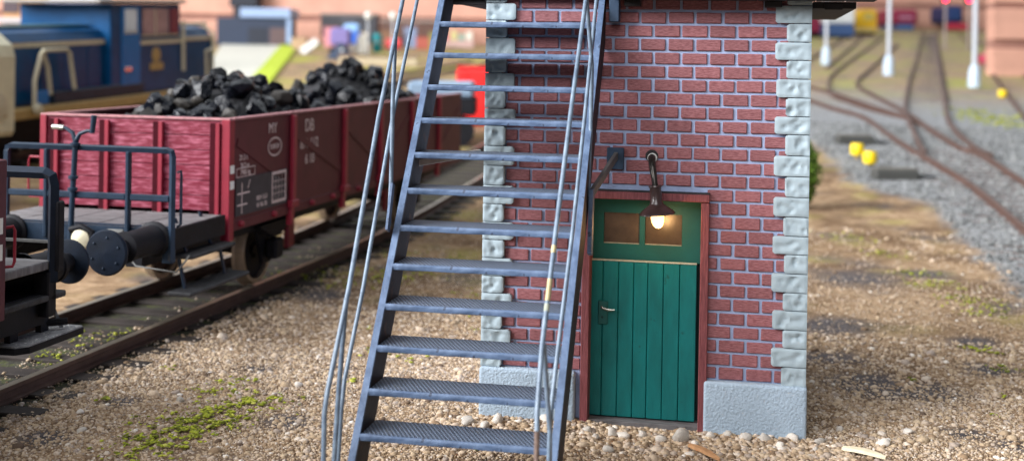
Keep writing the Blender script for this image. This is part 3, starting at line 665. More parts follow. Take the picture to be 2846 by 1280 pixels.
# brakeman platform
PU = 1.32
for i in range(5):
    a = -1.2+i*.5
    MB().box(a+.006, a+.494, PU+.03, U0-.09, 1.33, 1.395, .008).build('platform_board', m_deck, wg, local=True)
MB().box(-1.22, 1.33, PU, PU+.026, 1.405, 1.425, .004).box(-1.22, 1.33, PU-.005, PU+.02, 1.17, 1.40, .006).build('buffer_beam', m_navy, wg, local=True)
MB().box(1.305, 1.345, PU-.01, U0-.1, 1.16, 1.40, .006).build('platform_side', m_black, wg, local=True)
MB().box(1.22, 1.345, PU-.02, PU+.06, 1.02, 1.17, .006).build('corner_bracket', m_navy, wg, local=True)
sqb = lambda p0, p1, n='railing_bar': MB().bar(p0, p1, .05, .075, up=(0, 1, 0) if abs(p0[2]-p1[2]) > .1 else (0, 0, 1), c=.012).build(n, m_navy, wg, local=True)
rl = [(-.73, 1.26), (-.73, 2.20), (-.715, 2.25), (-.67, 2.265), (1.27, 2.265), (1.32, 2.25), (1.335, 2.20), (1.335, 1.05)]
q = MB().tube([(v, PU-.02, z) for v, z in rl], .038, 4); q.smooth = False; q.build('railing_frame', m_navy, wg, local=True)
for v in (-.22, .80): sqb((v, PU-.02, 1.24), (v, PU-.02, 2.24), 'railing_post')
sqb((-.70, PU-.02, 1.735), (.775, PU-.02, 1.735)); sqb((.825, PU-.02, 1.735), (1.31, PU-.02, 1.735))
MB().tube([(1.36, PU+.05, 2.02), (1.40, PU+.05, 2.04), (1.405, PU+.05, 1.98), (1.405, PU+.05, 1.45), (1.36, PU+.05, 1.42)], .016, 8).build('grab_handle', m_navy, wg, local=True)
MB().tube([(-1.24, U0+.0, 2.0), (-1.38, U0+.0, 2.0), (-1.40, U0, 1.95), (-1.40, U0, 1.55), (-1.38, U0, 1.5), (-1.24, U0, 1.5)], .014, 8).build('grab_handle', m_wrib, wg, local=True)
# brake column and crank handle
bv, bu = .135, PU-.06
bk = MB().tube([(bv-.02, bu, 1.22), (bv, bu, 1.75), (bv+.03, bu, 2.36)], .032, 12).build('brake_column', m_navy, wg, local=True)
for z, xx in ((1.80, .0), (1.93, .004), (2.30, .025)):
    MB().lathe([(.035, -.022), (.055, -.016), (.055, .016), (.035, .022)], (bv+xx, bu, z), (0, 0, 1), 16).build('collar', m_navy, bk, local=True)
MB().tube([(bv+.03, bu, 2.33), (bv-.01, bu, 2.43), (bv-.10, bu, 2.48), (bv-.14, bu, 2.485)], [.03, .024, .02, .02], 10).tube([(bv+.03, bu, 2.33), (bv+.08, bu, 2.42), (bv+.17, bu, 2.455), (bv+.24, bu, 2.455)], [.03, .024, .02, .02], 10).tube([(bv+.235, bu, 2.43), (bv+.255, bu, 2.63)], [.028, .034], 10).build('crank', m_navy, bk, local=True)
MB().tube([(bv-.12, bu, 2.485), (bv-.26, bu, 2.49)], [.028, .03], 10).build('crank_grip', m_chrome, bk, local=True)
MB().lathe([(0, .06), (.06, .055), (.11, .03), (.115, 0), (.115, -.06)], (.29, PU-.12, 1.26), (0, -1, 0), 24).build('air_hose_boss', m_cream, wg, local=True)
MB().tube([(.13, PU-.04, 1.32), (.16, PU-.12, 1.36), (.3, PU-.14, 1.40), (.42, PU-.12, 1.34), (.44, PU-.12, 1.2), (.43, PU-.1, 1.1)], .035, 10).build('brake_hose', m_black, wg, local=True)
MB().box(.55, .75, PU-.03, PU-.008, 1.33, 1.37, .006).build('beam_clip', m_strut, wg, local=True)
buffer(wg, 1.12, PU-.01, .36, 1.28); buffer(wg, -.66, PU-.01, .36, 1.28)
MB().tube([(.2, PU, 1.18), (.2, PU-.35, 1.17), (.2, PU-.5, 1.10), (.2, PU-.42, .95)], .04, 8).build('coupling_hook', m_black, wg, local=True)
MB().tube([(.85, PU-.05, 1.06), (.95, PU-.1, .99), (1.45, PU-.12, .95), (1.52, PU-.1, 1.04), (1.55, PU-.02, 1.12)], .010, 6).build('lamp_iron_wire', m_strut, wg, local=True)
def step_board(wag, v0, v1, u0, u1, z, vsup):
    s = MB().box(v0, v1, u0, u1, z, z+.045, .012).build('step_board', m_tread, wag, local=True)
    for uu in (u0+.25, u1-.25):
        MB().bar((vsup, uu, z+.42), ((v0+v1)/2-.05, uu, z+.0), .03, .05, up=(0, 1, 0), c=.006).build('step_bracket', m_navy, s, local=True)
step_board(wg, 1.18, 1.46, 1.55, 2.66, 1.03, 1.1); step_board(wg, 1.22, 1.52, 1.42, 2.92, .64, 1.22)
# coal heaps: bed + lumps lying on it
def coal_h(v, u):
    a = math.exp(-((u-5.15)/1.35)**2)*.62*math.exp(-((v-.10)/.85)**4)+math.exp(-((u-9.6)/1.55)**2)*.82*math.exp(-((v-.22)/.80)**2)
    return 2.30+a+.05*noise.noise(Vector((v*3, u*3, 0)))
V = []; F = []; nu, nv = 60, 16
for i in range(nu+1):
    for j in range(nv+1):
        u_ = 2.95+(13.1-2.95)*i/nu; v_ = VL+.08+(VR-VL-.16)*j/nv
        V.append((v_, u_, coal_h(v_, u_)-.06-max(0, 4.0-u_)*.35))
for i in range(nu):
    for j in range(nv): F.append((i*(nv+1)+j, (i+1)*(nv+1)+j, (i+1)*(nv+1)+j+1, i*(nv+1)+j+1))
q = MB(); q.add(V, F); inv = wg.matrix_basis; q.v = [tuple(inv @ Vector(v)) for v in q.v]
o = q.build('coal_dust', m_coald); o['kind'] = 'stuff'; o['label'] = 'black coal dust bed in the red wagon'
lumps = []
for i in range(14):
    bm = bmesh.new()
    for k in range(30):
        v = Vector((R_.gauss(0, 1), R_.gauss(0, 1), R_.gauss(0, 1))).normalized()*R_.uniform(.80, 1.06); bm.verts.new((v.x*1.12, v.y, v.z*.85))
    h = bmesh.ops.convex_hull(bm, input=bm.verts); bmesh.ops.delete(bm, geom=[g for g in h['geom_interior'] if isinstance(g, bmesh.types.BMVert)], context='VERTS')
    bmesh.ops.recalc_face_normals(bm, faces=bm.faces)
    me = bpy.data.meshes.new('coal_lump'); bm.to_mesh(me); bm.free(); me.materials.append(m_coal); lumps.append(me)
lumps2 = []
for me in lumps[:4]:
    m2 = me.copy(); m2.materials.clear(); m2.materials.append(m_coal2); lumps2.append(m2)
placed = []; tries = 0
while len(placed) < 290 and tries < 9000:
    tries += 1
    c = R_.random()
    u_ = R_.gauss(5.3, 1.35) if c < .5 else R_.gauss(9.6, 1.45); v_ = R_.uniform(VL+.15, VR-.13)
    if not 3.2 < u_ < 12.7: continue
    r = R_.choice((.075, .085, .10, .115, .13, .15, .175)); r = min(r, .30*coal_h(v_, u_)-.55) if 0 else r
    if any((u_-a)**2+(v_-b)**2 < (.62*(r+s))**2 for a, b, s in placed): continue
    placed.append((u_, v_, r))
    brown = R_.random() < (.35 if u_ < 4.6 else .05)
    o = bpy.data.objects.new('coal_lump', R_.choice(lumps2 if brown else lumps)); COL.objects.link(o)
    o.location = inv @ Vector((v_, u_, coal_h(v_, u_)+r*.18)); o.scale = (r*R_.uniform(.9, 1.3), r*R_.uniform(.9, 1.3), r*R_.uniform(.75, 1.05)); o.rotation_euler = [R_.uniform(0, 6.28) for _ in range(3)]
    tag(o, 'dusty brown lump among the glossy black coal' if brown else ('glossy black coal lump in the nearer heap of the red wagon' if u_ < 7.4 else 'glossy black coal lump in the farther, higher heap of the red wagon'), 'coal', 'coal lumps heaped in the red wagon')
# second wagon, cut by the left edge
w2 = wagon_root('second red wagon cut off by the left edge of the picture, with black end railing', -1.66)
w2.matrix_basis = Matrix.Translation(T(0, -1.66)) @ Matrix.Rotation(RZ, 4, 'Z'); ROOTM[w2.name] = w2.matrix_basis.copy()
MB().box(1.26, 1.345, -5.5, 0, 1.0, 2.40, .01).box(-1.25, 1.25, -5.5, -.02, 1.3, 2.38, .01).build('body', m_wsid, w2, local=True)
for z in (1.83, 1.60): MB().box(1.347, 1.351, -.25, -.06, z-.07, z+.07).build('white_mark', m_white, w2, local=True)
MB().tube([(1.30, .0, 1.80), (1.36, .07, 1.81), (1.365, .09, 1.77), (1.365, .09, 1.50), (1.36, .07, 1.46), (1.30, .0, 1.46)], .014, 8).build('grab_handle', m_wrib, w2, local=True)
MB().box(-1.25, 1.28, .01, .80, 1.32, 1.40, .01).build('platform', m_deck, w2, local=True)
MB().box(-1.25, 1.30, .78, .82, 1.02, 1.32, .01).build('buffer_beam', m_black, w2, local=True)
q = MB().tube([(-.6, .78, 1.2), (-.6, .78, 2.15), (-.55, .78, 2.21), (1.20, .78, 2.21), (1.27, .78, 2.18), (1.29, .78, 2.10), (1.29, .78, 1.2)], .055, 4); q.smooth = False; q.build('railing_frame', m_bufh, w2, local=True)
MB().box(-.55, 1.25, .765, .795, 1.56, 1.585).build('railing_bar', m_strut, w2, local=True)
MB().box(1.30, 1.36, .76, .86, 1.30, 1.95, .012).build('railing_plate', m_black, w2, local=True)
MB().box(1.15, 1.30, .70, .84, .88, 1.3, .012).build('corner_bracket', m_black, w2, local=True)
MB().box(.7, 1.2, -5.0, .80, .8, 1.1).box(-1.2, -.7, -5.0, .80, .8, 1.1).build('underframe', m_black, w2, local=True)
buffer(w2, .93, .82, 1.60, 1.24, r=.22); MB().box(-.3, .3, .83, .9, 1.1, 1.3, .02).build('draw_plate', m_black, w2, local=True); buffer(w2, -.75, .82, 1.62, 1.26, r=.22)
MB().tube([(.95, .75, .78), (1.28, 1.05, .78)], .035, 8).build('pipe_end', m_black, w2, local=True)
wheelset(w2, -1.3)
s = MB().box(1.02, 1.30, .05, 1.0, 1.03, 1.09, .012).build('step_board', m_tread, w2, local=True)
POLY = [(1.04, .20), (1.29, .22), (1.37, .33), (1.37, 1.19), (1.34, 1.22), (1.04, 1.22)]
s = MB().prism(POLY, .640, .698, 2).build('step_board', m_black, w2, local=True)
MB().prism([(1.05, .22), (1.285, .235), (1.36, .335), (1.36, 1.185), (1.335, 1.21), (1.05, 1.21)], .6985, .712, 2).build('gritty_lit_top', m_tread2, s, local=True)
for uu in (.25, .72): MB().box(1.10, 1.16, uu-.06+.15, uu+.06+.15, .711, 1.03).build('step_bracket', m_black, s, local=True)
MB().bar((1.15, .95, 1.0), (1.20, 1.08, .71), .02, .03).build('step_bracket', m_strut, s, local=True)
# ------------------------------------------------------------------ blue diesel locomotive (far left)
dl = Vector((.081, .996, .045)).normalized(); lf = Vector((0, 0, 1)).cross(dl).normalized(); upl = dl.cross(lf)
ml = Matrix((dl, lf, upl)).transposed().to_4x4(); ml.translation = Vector((-14.99, 15.67, 1.968))
lo = thing('diesel_locomotive', 'blue diesel shunting locomotive with cream stripe and handrails', 'locomotive', mtx=ml)
LB = lambda n, m, *a, c=.03: MB().box(*a, c=c).build(n, m, lo, local=True)
LB('footplate', m_tan, -1.6, 10.2, 0, 3.0, -.33, -.05)
LB('underframe', m_black, -1.6, 10.0, .5, 2.5, -1.0, -.34)
for s_ in (.5, 2.2, 6.3, 8.2):
    for y in (.75, 2.2):
        w0 = MB().lathe([(0, .05), (.15, .06), (.42, .02), (.52, .02), (.55, 0), (.55, -.08), (0, -.08)], (s_, y, -1.15), (0, -1, 0), 24).build('wheel', m_black, lo, local=True)
h1 = MB().prism([(.25, -.02), (.25, 1.55), (.40, 1.78), (.8, 1.88), (2.2, 1.88), (2.6, 1.78), (2.75, 1.55), (2.75, -.02)], -1.3, 4.0, 0).build('engine_hood', m_loco, lo, local=True)
MB().box(-1.3, 4.0, .7, 2.3, 1.885, 1.93, .02).build('hood_roof', m_locor, h1, local=True)
for s_ in (-.8, .2, 1.2, 2.2, 3.2):
    MB().box(s_+.03, s_+.95, .236, .252, .06, 1.38, .01).build('hood_door', m_loco, h1, local=True)
LB('cream_stripe', m_cream, -1.3, 3.99, .225, .26, 1.41, 1.53, c=0)
cb = LB('cab', m_loco, 4.02, 7.6, .06, 2.94, -.02, 2.5)
LB('cab_roof', m_grey, 3.4, 7.8, -.05, 3.05, 2.51, 2.62, c=.04)
LB('cab_stripe', m_cream, 5.45, 7.62, .035, .062, 1.34, 1.46, c=0)
LB('cab_door', m_locod, 4.50, 5.42, .03, .062, .05, 2.42)
for n_, a, b, z0, z1, mm in (('window', 4.65, 5.25, 1.72, 2.35, m_glassw), ('window', 5.52, 6.90, 1.62, 2.36, m_glass), ('window', 7.0, 7.45, 1.62, 2.36, m_wred)):
    wq = MB().box(a, b, .02, .058, z0, z1, .01).build('window', mm, cb, local=True)
    MB().box(a-.04, b+.04, .028, .059, z0-.05, z0-.012).build('frame', m_cream, wq, local=True)
MB().box(6.15, 6.2, .012, .019, 1.62, 2.36).build('mullion', m_cream, cb, local=True)
MB().box(4.6, 4.95, .0, .028, .62, .74, .01).build('door_latch', m_chrome, cb, local=True)
em = MB().lathe([(0, .02), (.22, .015), (.23, 0)], (6.25, .05, 1.02), (0, -1, 0), 20).box(5.92, 6.6, .03, .056, .60, .80).build('emblem', m_tan, lo, local=True)
h2 = MB().prism([(.25, -.02), (.25, 1.5), (.45, 1.74), (.8, 1.82), (2.2, 1.82), (2.6, 1.7), (2.75, 1.5), (2.75, -.02)], 7.62, 9.75, 0).build('short_hood', m_loco, lo, local=True)
LB('hood_stripe', m_cream, 7.63, 9.76, .225, .26, 1.38, 1.50, c=0)
LB('side_skirt', m_navy, 1.5, 5.6, .02, .24, -.04, .28)
LB('step_light_panel', m_locod, .75, 1.25, -.01, .02, .0, .34)
tb = lambda pts: MB().tube([(x, y, z) for x, y, z in pts], .055, 8).build('handrail', m_cream, lo, local=True)
tb([(.68, 0, -.05), (.70, 0, .6), (.95, 0, 1.22), (1.05, 0, 1.33), (2.0, 0, 1.33), (2.12, 0, 1.22), (2.3, 0, .3)]); tb([(1.15, .1, 1.32), (1.35, .1, .9), (1.45, .1, .2)])
tb([(9.05, 0, .1), (9.0, 0, 1.06), (9.45, 0, 1.1)]); tb([(7.66, 0, .5), (7.66, 0, 2.0)])
tb([(9.7, .2, .0), (9.78, .2, 1.6), (9.6, .5, 1.86), (9.5, 2.5, 1.86)]); tb([(7.8, .3, 1.88), (9.5, .3, 1.88)])
MB().lathe([(0, -.09), (.12, -.08), (.15, 0), (.12, .08), (0, .09)], (.68, -.1, -.1), (0, 1, 0), 16).build('rail_socket', m_cream, lo, local=True)
# cream railcar cut by the left edge
cr = thing('cream_railcar', 'cream railcar end standing at the left edge beside the blue locomotive', 'railcar', (-14.7, 8, 0))
q = MB().prism([(-16.2, 1.5), (-16.2, 3.3), (-15.9, 3.72), (-13.65, 3.72), (-13.32, 3.45), (-13.25, 3.2), (-13.25, 1.6), (-13.3, 1.5)], 3.0, 12.9, 1).build('body', flat('cream_paint', (.66, .62, .44)), cr)
for y in (4.2, 6.2, 8.2): MB().box(-13.253, -13.235, y, y+1.4, 2.5, 3.2).build('window', m_glass, cr)
MB().box(-13.252, -13.235, 3.2, 12.6, 1.9, 2.0).build('trim_band', m_tan, cr)
MB().box(-16, -13.5, 3.2, 12.6, .75, 1.5).build('underframe', m_black, cr)
MB().lathe([(0, .08), (.28, .05), (.3, 0)], (-13.25, 12.3, 2.15), (1, 0, 0), 16).build('lamp', m_cream, cr)
# ------------------------------------------------------------------ yard clutter, far left
RV = Vector((FWD.y, -FWD.x, 0))
def view_thing(name, label, cat, x, y, z=None, group=None):
    mt = Matrix((RV, Vector((FWD.x, FWD.y, 0)), Vector((0, 0, 1)))).transposed().to_4x4(); mt.translation = Vector((x, y, ter(x, y) if z is None else z))
    return thing(name, label, cat, mtx=mt, group=group)
def PB(t, n, m, *a, c=.03): return MB().box(*a, c=c).build(n, m, t, local=True)
m_shed = flat('slate_blue_board', (.014, .026, .058)); m_sky = flat('pale_blue_sheet', (.28, .38, .58)); m_dk = flat('very_dark_blue', (.008, .012, .025))
t = view_thing('goods_shed', 'dark blue shed with pale blue roof strip behind the lime edged platform', 'shed', -32.5, 71.3)
PB(t, 'wall', m_shed, -2.55, 2.55, 0, 3, 0, 2.0); PB(t, 'roof', m_sky, -.85, 2.7, -.3, 3.2, 2.02, 2.68); PB(t, 'door', m_dk, -.3, 1.1, -.03, .0, .0, 1.3, c=0); PB(t, 'side_panel', flat('brown_board', (.10, .06, .06)), 1.2, 2.4, -.03, 0, 0, 1.3, c=0)
PB(t, 'corner_trim', m_sky, 2.4, 2.75, -.1, .0, .2, 2.0)
t = view_thing('water_crane', 'dark navy crane cabin standing above the dark blue shed', 'crane', -36, 77.8)
PB(t, 'tower', m_dk, -.8, .8, 0, 1.6, 0, 2.6); PB(t, 'cabin', m_dk, -1.05, 1.05, -.2, 1.8, 2.61, 4.3); PB(t, 'window', m_shed, -.6, .6, -.24, -.2, 3.2, 3.9, c=0)
t = view_thing('marquee', 'pale lavender marquee behind the roof of the blue locomotive', 'tent', -30, 43.3)
m_lav = flat('lavender_canvas', (.50, .54, .82)); MB().prism([(-1.3, 2.0), (-1.2, 3.5), (-.3, 4.3), (.9, 4.4), (1.3, 3.4), (1.4, 2.0)], 0, 2.5, 1).build('canopy', m_lav, t, local=True)
PB(t, 'wall', flat('white_canvas', (.75, .78, .85)), -1.2, 1.3, .05, 2.4, 0, 1.99); PB(t, 'side_flap', m_white, 1.32, 1.7, .3, .6, 1.4, 3.2)
t = view_thing('kiosk', 'dark and orange kiosk at the top left corner', 'kiosk', -32.3, 42.8)
PB(t, 'wall', flat('ochre_board', (.42, .22, .09)), -.9, 1.0, 0, 1.4, 0, 4.0); PB(t, 'shutter', flat('dark_brown_board', (.05, .03, .04)), -.9, -.1, -.05, -.001, 2.9, 3.95); PB(t, 'counter', flat('greyish_counter', (.42, .40, .42)), -1.3, 1.4, -.4, 0, 2.4, 2.65)
# raised loading platform with a lime edge
q = MB()
pp = [(-35.26, 72.29), (-30.5, 71.6), (-19.9, 40.9), (-22.0, 40.69)]
t = thing('loading_platform', 'pale concrete loading platform with lime green grass edge', 'platform', (-25, 55, ter(-25, 55)))
V = [(x, y, ter(x, y)+.10) for x, y in pp]+[(x, y, ter(x, y)-.6) for x, y in pp]
MB().add(V, [(0, 1, 2, 3), (4, 5, 6, 7), (0, 1, 5, 4), (1, 2, 6, 5), (2, 3, 7, 6), (3, 0, 4, 7)]).build('slab', flat('pale_concrete', (.55, .54, .47), .8), t)
pe = [(-30.48, 71.6), (-29.2, 71.5), (-18.85, 40.94), (-19.85, 40.9)]
V = [(x, y, ter(x, y)+.14) for x, y in pe]+[(x, y, ter(x, y)-.6) for x, y in pe]
MB().add(V, [(0, 1, 2, 3), (4, 5, 6, 7), (0, 1, 5, 4), (1, 2, 6, 5), (2, 3, 7, 6), (3, 0, 4, 7)]).build('grass_edge', flat('lime_turf', (.42, .52, .03), .9), t)
m_pole = flat('pale_grey_pole', (.52, .55, .60)); m_globe = flat('white_globe', (.85, .82, .78))
for i, (x, y) in enumerate(((-21.46, 63.3), (-19.92, 63.6))):
    t = view_thing('globe_lamp', ('globe street lamp beside the blue tipper bin', 'globe street lamp beside the red drum')[i], 'street lamp', x, y, group='globe street lamps in the far yard')
    MB().tube([(0, 0, 0), (0, 0, 2.35)], .06, 8).build('pole', m_pole, t, local=True); MB().lathe([(.02, 2.3), (.17, 2.4), (.24, 2.55), (.17, 2.72), (0, 2.8)], (0, 0, 0), (0, 0, 1), 16).build('globe', m_globe, t, local=True)
t = view_thing('tipper_bin', 'bright blue tipper bin with pale blue hood in the far yard', 'bin', -24.07, 67.9)
m_bl = flat('bright_blue', (.005, .12, .62)); MB().prism([(-.35, .55), (-.62, 1.25), (.62, 1.25), (.35, .55)], 0, 1.0, 1).build('tub', m_bl, t, local=True); PB(t, 'hood', flat('light_blue', (.30, .52, .85)), -.55, .5, 0, 1, 1.26, 1.85, c=.15); PB(t, 'stand', m_grey, -.3, .3, .1, .8, 0, .55)
t = view_thing('barrel', 'teal barrel near the globe street lamps', 'barrel', -22.35, 68.2)
MB().lathe([(0, 0), (.28, 0), (.33, .5), (.33, .8), (.28, 1.25), (0, 1.25)], (0, 0, 0), (0, 0, 1), 18).build('drum', flat('teal', (.01, .22, .25)), t, local=True); MB().lathe([(.33, .6), (.35, .65), (.33, .7)], (0, 0, 0), (0, 0, 1), 18).build('hoop', m_grey, t, local=True)
t = view_thing('barrel', 'red drum lying beside a globe street lamp', 'barrel', -21.3, 68.4)
MB().lathe([(0, -.5), (.36, -.5), (.38, 0), (.36, .5), (0, .5)], (0, .2, .55), (1, 0, 0), 18).build('drum', flat('coral_red', (.62, .06, .07)), t, local=True); PB(t, 'cradle', m_grey, -.4, .4, 0, .4, 0, .18)
t = view_thing('tilted_board', 'white tilted board by the end of the loading platform', 'board', -25.75, 64.5)
MB().bar((-.5, 0, .1), (.5, 0, .85), .08, .45, up=(0, 0, 1)).build('panel', m_white, t, local=True); PB(t, 'foot', m_grey, -.1, .1, .05, .2, 0, .35)
t = view_thing('covered_cart', 'purple covered cart beyond the second coal heap', 'cart', -23.9, 64.9)
PB(t, 'cover', flat('dusty_purple', (.20, .16, .38)), -.6, .75, 0, .9, .5, 1.7, c=.2); PB(t, 'bed', flat('brown_bed', (.28, .15, .10)), -.75, .6, -.05, .95, .22, .49); MB().lathe([(0, .05), (.22, .05), (.22, -.03), (0, -.03)], (-.4, -.08, .22), (0, -1, 0), 14).build('wheel', m_black, t, local=True)
t = view_thing('slate_heap', 'dark slate-grey pointed heap beyond the second coal heap', 'heap', -22.15, 60.1)
MB().lathe([(.95, 0), (.8, .2), (.42, .62), (.08, 1.0), (0, 1.02)], (0, .5, 0), (0, 0, 1), 12).build('mound', flat('slate_grey', (.035, .05, .085), .8), t, local=True); MB().lathe([(.12, -.02), (.1, .1), (0, .14)], (.1, .1, .5), (0, -1, .4), 8).build('stone', m_white, t, local=True)
t = view_thing('freight_container', 'bright red container standing behind the far end of the coal wagon', 'container', -6.6, 28.5)
m_red = flat('bright_red', (.80, .030, .028), .35); PB(t, 'body', m_red, -.62, 1.6, 0, 2.2, .02, 1.92, c=.10); PB(t, 'lid', flat('darker_red', (.62, .02, .02), .35), -.60, 1.58, .05, 2.15, 1.925, 2.0, c=.03)
for k in range(3): PB(t, 'panel_rib', m_red, -.35+k*.6, -.27+k*.6, -.03, -.0005, .15, 1.75, c=.01)
t = view_thing('flat_wagon', 'pale blue sheeted flat wagon beyond the coal wagon', 'wagon', -6.5, 23.4)
PB(t, 'sheet', flat('pale_blue_cover', (.20, .28, .38)), -.9, 1.0, 0, 2.5, 1.4, 1.86, c=.08); PB(t, 'bed', m_black, -.95, 1.05, -.05, 2.6, .9, 1.39)
for x in (-.6, .6): MB().lathe([(0, .05), (.45, .05), (.45, -.05), (0, -.05)], (x, .1, .45), (0, -1, 0), 18).build('wheel', m_black, t, local=True)
t = view_thing('low_wall', 'beige low wall along the yard behind the coal wagon', 'wall', -18.5, 55.7)
PB(t, 'body', flat('beige_stone', (.50, .42, .28), .8), -2.1, 2.3, 0, .4, 0, .45); PB(t, 'coping', flat('brown_coping', (.22, .15, .11), .8), -2.15, 2.35, -.05, .45, .455, .6)
t = view_thing('market_stall', 'pastel market stall with striped front behind the stairs', 'stall', -18.8, 76)
PB(t, 'front', flat('pale_pink', (.62, .42, .38)), -1.1, 1.2, 0, .9, 0, .55)
for k, c in enumerate(((.65, .2, .25), (.62, .55, .25), (.3, .42, .34), (.75, .7, .6))): PB(t, 'crate', flat('stall_crate_paint_%d' % k, c), -1.0+k*.55, -.55+k*.55, -.05, .4, .56, 1.0+.2*(k % 2))
t = view_thing('bollard_lamp', 'red lamp housing high on the far left wall', 'lamp', -37.3, 88.5)
PB(t, 'post', m_grey, -.1, .1, 0, .3, 0, 2.6); PB(t, 'housing', flat('red_housing', (.60, .05, .09)), -.9, .9, -.2, .6, 2.61, 3.6, c=.2)
t = view_thing('bollard_lamp', 'violet lamp housing on the far left wall', 'lamp', -31.9, 89.5)
PB(t, 'post', m_grey, -.1, .1, 0, .3, 0, 2.7); PB(t, 'housing', flat('violet_housing', (.30, .20, .66)), -.35, .35, -.2, .5, 2.71, 3.3, c=.15)
for nm, cname, rgb, x, y, w_, h_ in (('pink', 'pink_board', (.62, .25, .28), -26.8, 71.5, .9, 1.5), ('cream', 'cream_board', (.68, .60, .46), -25.2, 73.0, 1.2, 1.1), ('brown', 'brown_crate_board', (.22, .11, .06), -23.2, 73.5, 1.3, 1.3), ('grey-blue', 'grey_blue_board', (.22, .28, .42), -21.9, 74.6, .9, 1.5), ('rust red', 'rust_board', (.42, .10, .07), -20.4, 73.2, 1.3, .9), ('olive', 'olive_board', (.25, .24, .08), -19.4, 72.0, .8, 1.3), ('tan', 'tan_board', (.46, .30, .18), -27.6, 67.5, 1.0, .9), ('white', 'white_board', (.75, .72, .68), -22.9, 66.2, .5, 1.2), ('dark brown', 'umber_board', (.08, .05, .035), -24.9, 69.5, 1.2, .8)):
    t = view_thing('packing_crate', '%s packing crate among the clutter of the far yard' % nm, 'crate', x, y, group='crates in the far yard')
    PB(t, 'box', flat(cname, rgb), -w_/2, w_/2, 0, .9, 0, h_-.10, c=.02); PB(t, 'lid', flat(cname+'_lid', tuple(c*.7 for c in rgb)), -w_/2-.03, w_/2+.03, -.03, .93, h_-.098, h_, c=.01)
for nm, rgb, x, y, w_, h_ in (('brown covered goods wagon in the blurred yard beyond the second coal heap', (.12, .06, .045), -22.6, 77.5, 4.6, 1.9), ('dark grey covered goods wagon in the blurred yard beside the dark blue shed', (.05, .05, .06), -27.6, 77.8, 4.2, 2.3)):
    t = view_thing('covered_wagon', nm, 'wagon', x, y, group='covered wagons in the far yard'); k_ = 'covered_wagon_%d' % int(-x)
    PB(t, 'body', flat(k_, rgb), -w_/2, w_/2, 0, 2, .5, h_-.2); PB(t, 'roof', flat(k_+'_roof', (.30, .24, .21)), -w_/2-.08, w_/2+.08, -.08, 2.08, h_-.198, h_, c=.06); PB(t, 'door', flat(k_+'_door', tuple(c*1.5 for c in rgb)), -.6, .6, -.05, -.001, .6, h_-.3); PB(t, 'underframe', m_black, -w_/2+.2, w_/2-.2, .1, 1.9, .2, .498)
    for q in (-w_/2+.8, w_/2-.8): MB().lathe([(0, .05), (.4, .05), (.4, -.05), (0, -.05)], (q, .05, .4), (0, -1, 0), 16).build('wheel', m_black, t, local=True)
# ------------------------------------------------------------------ right hand background
for lab, x, y, s_ in (('farthest pale lamp mast, partly hidden by the corner of the signal box', 6.71, 68.59, .95), ('middle pale lamp mast between the signal box and the straight track', 9.64, 60.21, 1), ('nearest and thickest pale lamp mast, right of the straight track', 13.02, 53.22, 1.05)):
    t = view_thing('lamp_mast', lab, 'lamp mast', x, y, group='pale lamp masts along the tracks')
    MB().lathe([(.30, 0), (.30, .25), (.28, .7), (.22, 1.0), (.12, 1.12), (0, 1.12)], (0, 0, 0), (0, 0, 1), 16).build('concrete_base', flat('pale_blue_concrete', (.55, .66, .78)) if 'pale_blue_concrete' not in MATS else MATS['pale_blue_concrete'], t, local=True)
    MB().tube([(0, 0, 1.1), (0, 0, 4), (0, 0, 9.5)], [.125*s_, .12*s_, .09], 10).build('pole', m_pole if s_ < 1.04 else m_pole, t, local=True)
    MB().box(-1, 1, -.15, .15, 9.5, 9.75).build('lamp_head', m_pole, t, local=True)
m_yel = flat('railcar_yellow', (.75, .45, .02)); m_mar = flat('maroon_paint', (.26, .02, .06)); m_yb = flat('slate_blue_paint', (.06, .12, .28)); m_wh = flat('white_paint', (.80, .84, .86))
t = view_thing('yellow_railcar', 'yellow railcar with sloping nose on the distant siding', 'railcar', 13.04, 120.67)
MB().prism([(-1.4, .3), (-1.4, 1.1), (-.9, 1.5), (-.3, 2.5), (0, 2.7), (1.25, 2.7), (1.4, 2.4), (1.4, .3)], 0, 6, 1).build('body', m_yel, t, local=True); PB(t, 'window', flat('yellow_tinted_glass', (.50, .40, .12), .2), .1, 1.1, -.03, -.001, 1.6, 2.3, c=0); PB(t, 'bumper', flat('pale_yellow', (.75, .60, .25)), -1.3, 1.2, -.15, -.001, .35, .75); PB(t, 'underframe', m_black, -1.2, 1.2, .1, 5.9, 0.05, .3)
t = view_thing('passenger_coach', 'white over blue coach end beside the signal box corner', 'coach', 10.12, 111.69)
PB(t, 'upper_body', m_wh, -1.55, 1.55, 0, 8, 1.4, 3.4, c=.15); PB(t, 'lower_body', m_yb, -1.5, 1.5, .02, 8, .25, 1.39); PB(t, 'underframe', m_black, -1.2, 1.2, .1, 7.9, .02, .25)
t = view_thing('box_van', 'dark maroon van end just right of the signal box corner', 'wagon', 7.6, 112.4)
PB(t, 'body', m_mar, -.6, .9, 0, 5, .5, 2.6); PB(t, 'roof', m_black, -.65, .95, -.1, 5.1, 2.61, 2.75); PB(t, 'underframe', m_black, -.5, .8, .1, 4.9, 0.02, .5)
t = view_thing('maroon_railcar', 'maroon railcar front with blue skirt at the end of the tracks', 'railcar', 19.3, 139)
PB(t, 'body', m_mar, -1.45, 1.45, 0, 8, .8, 2.5, c=.25); PB(t, 'skirt', m_yb, -.9, .9, -.05, 7.9, .1, .79); PB(t, 'windscreen', flat('pinkish_glass', (.45, .25, .35), .2), -.8, .8, -.03, -.001, 1.4, 1.7, c=0)
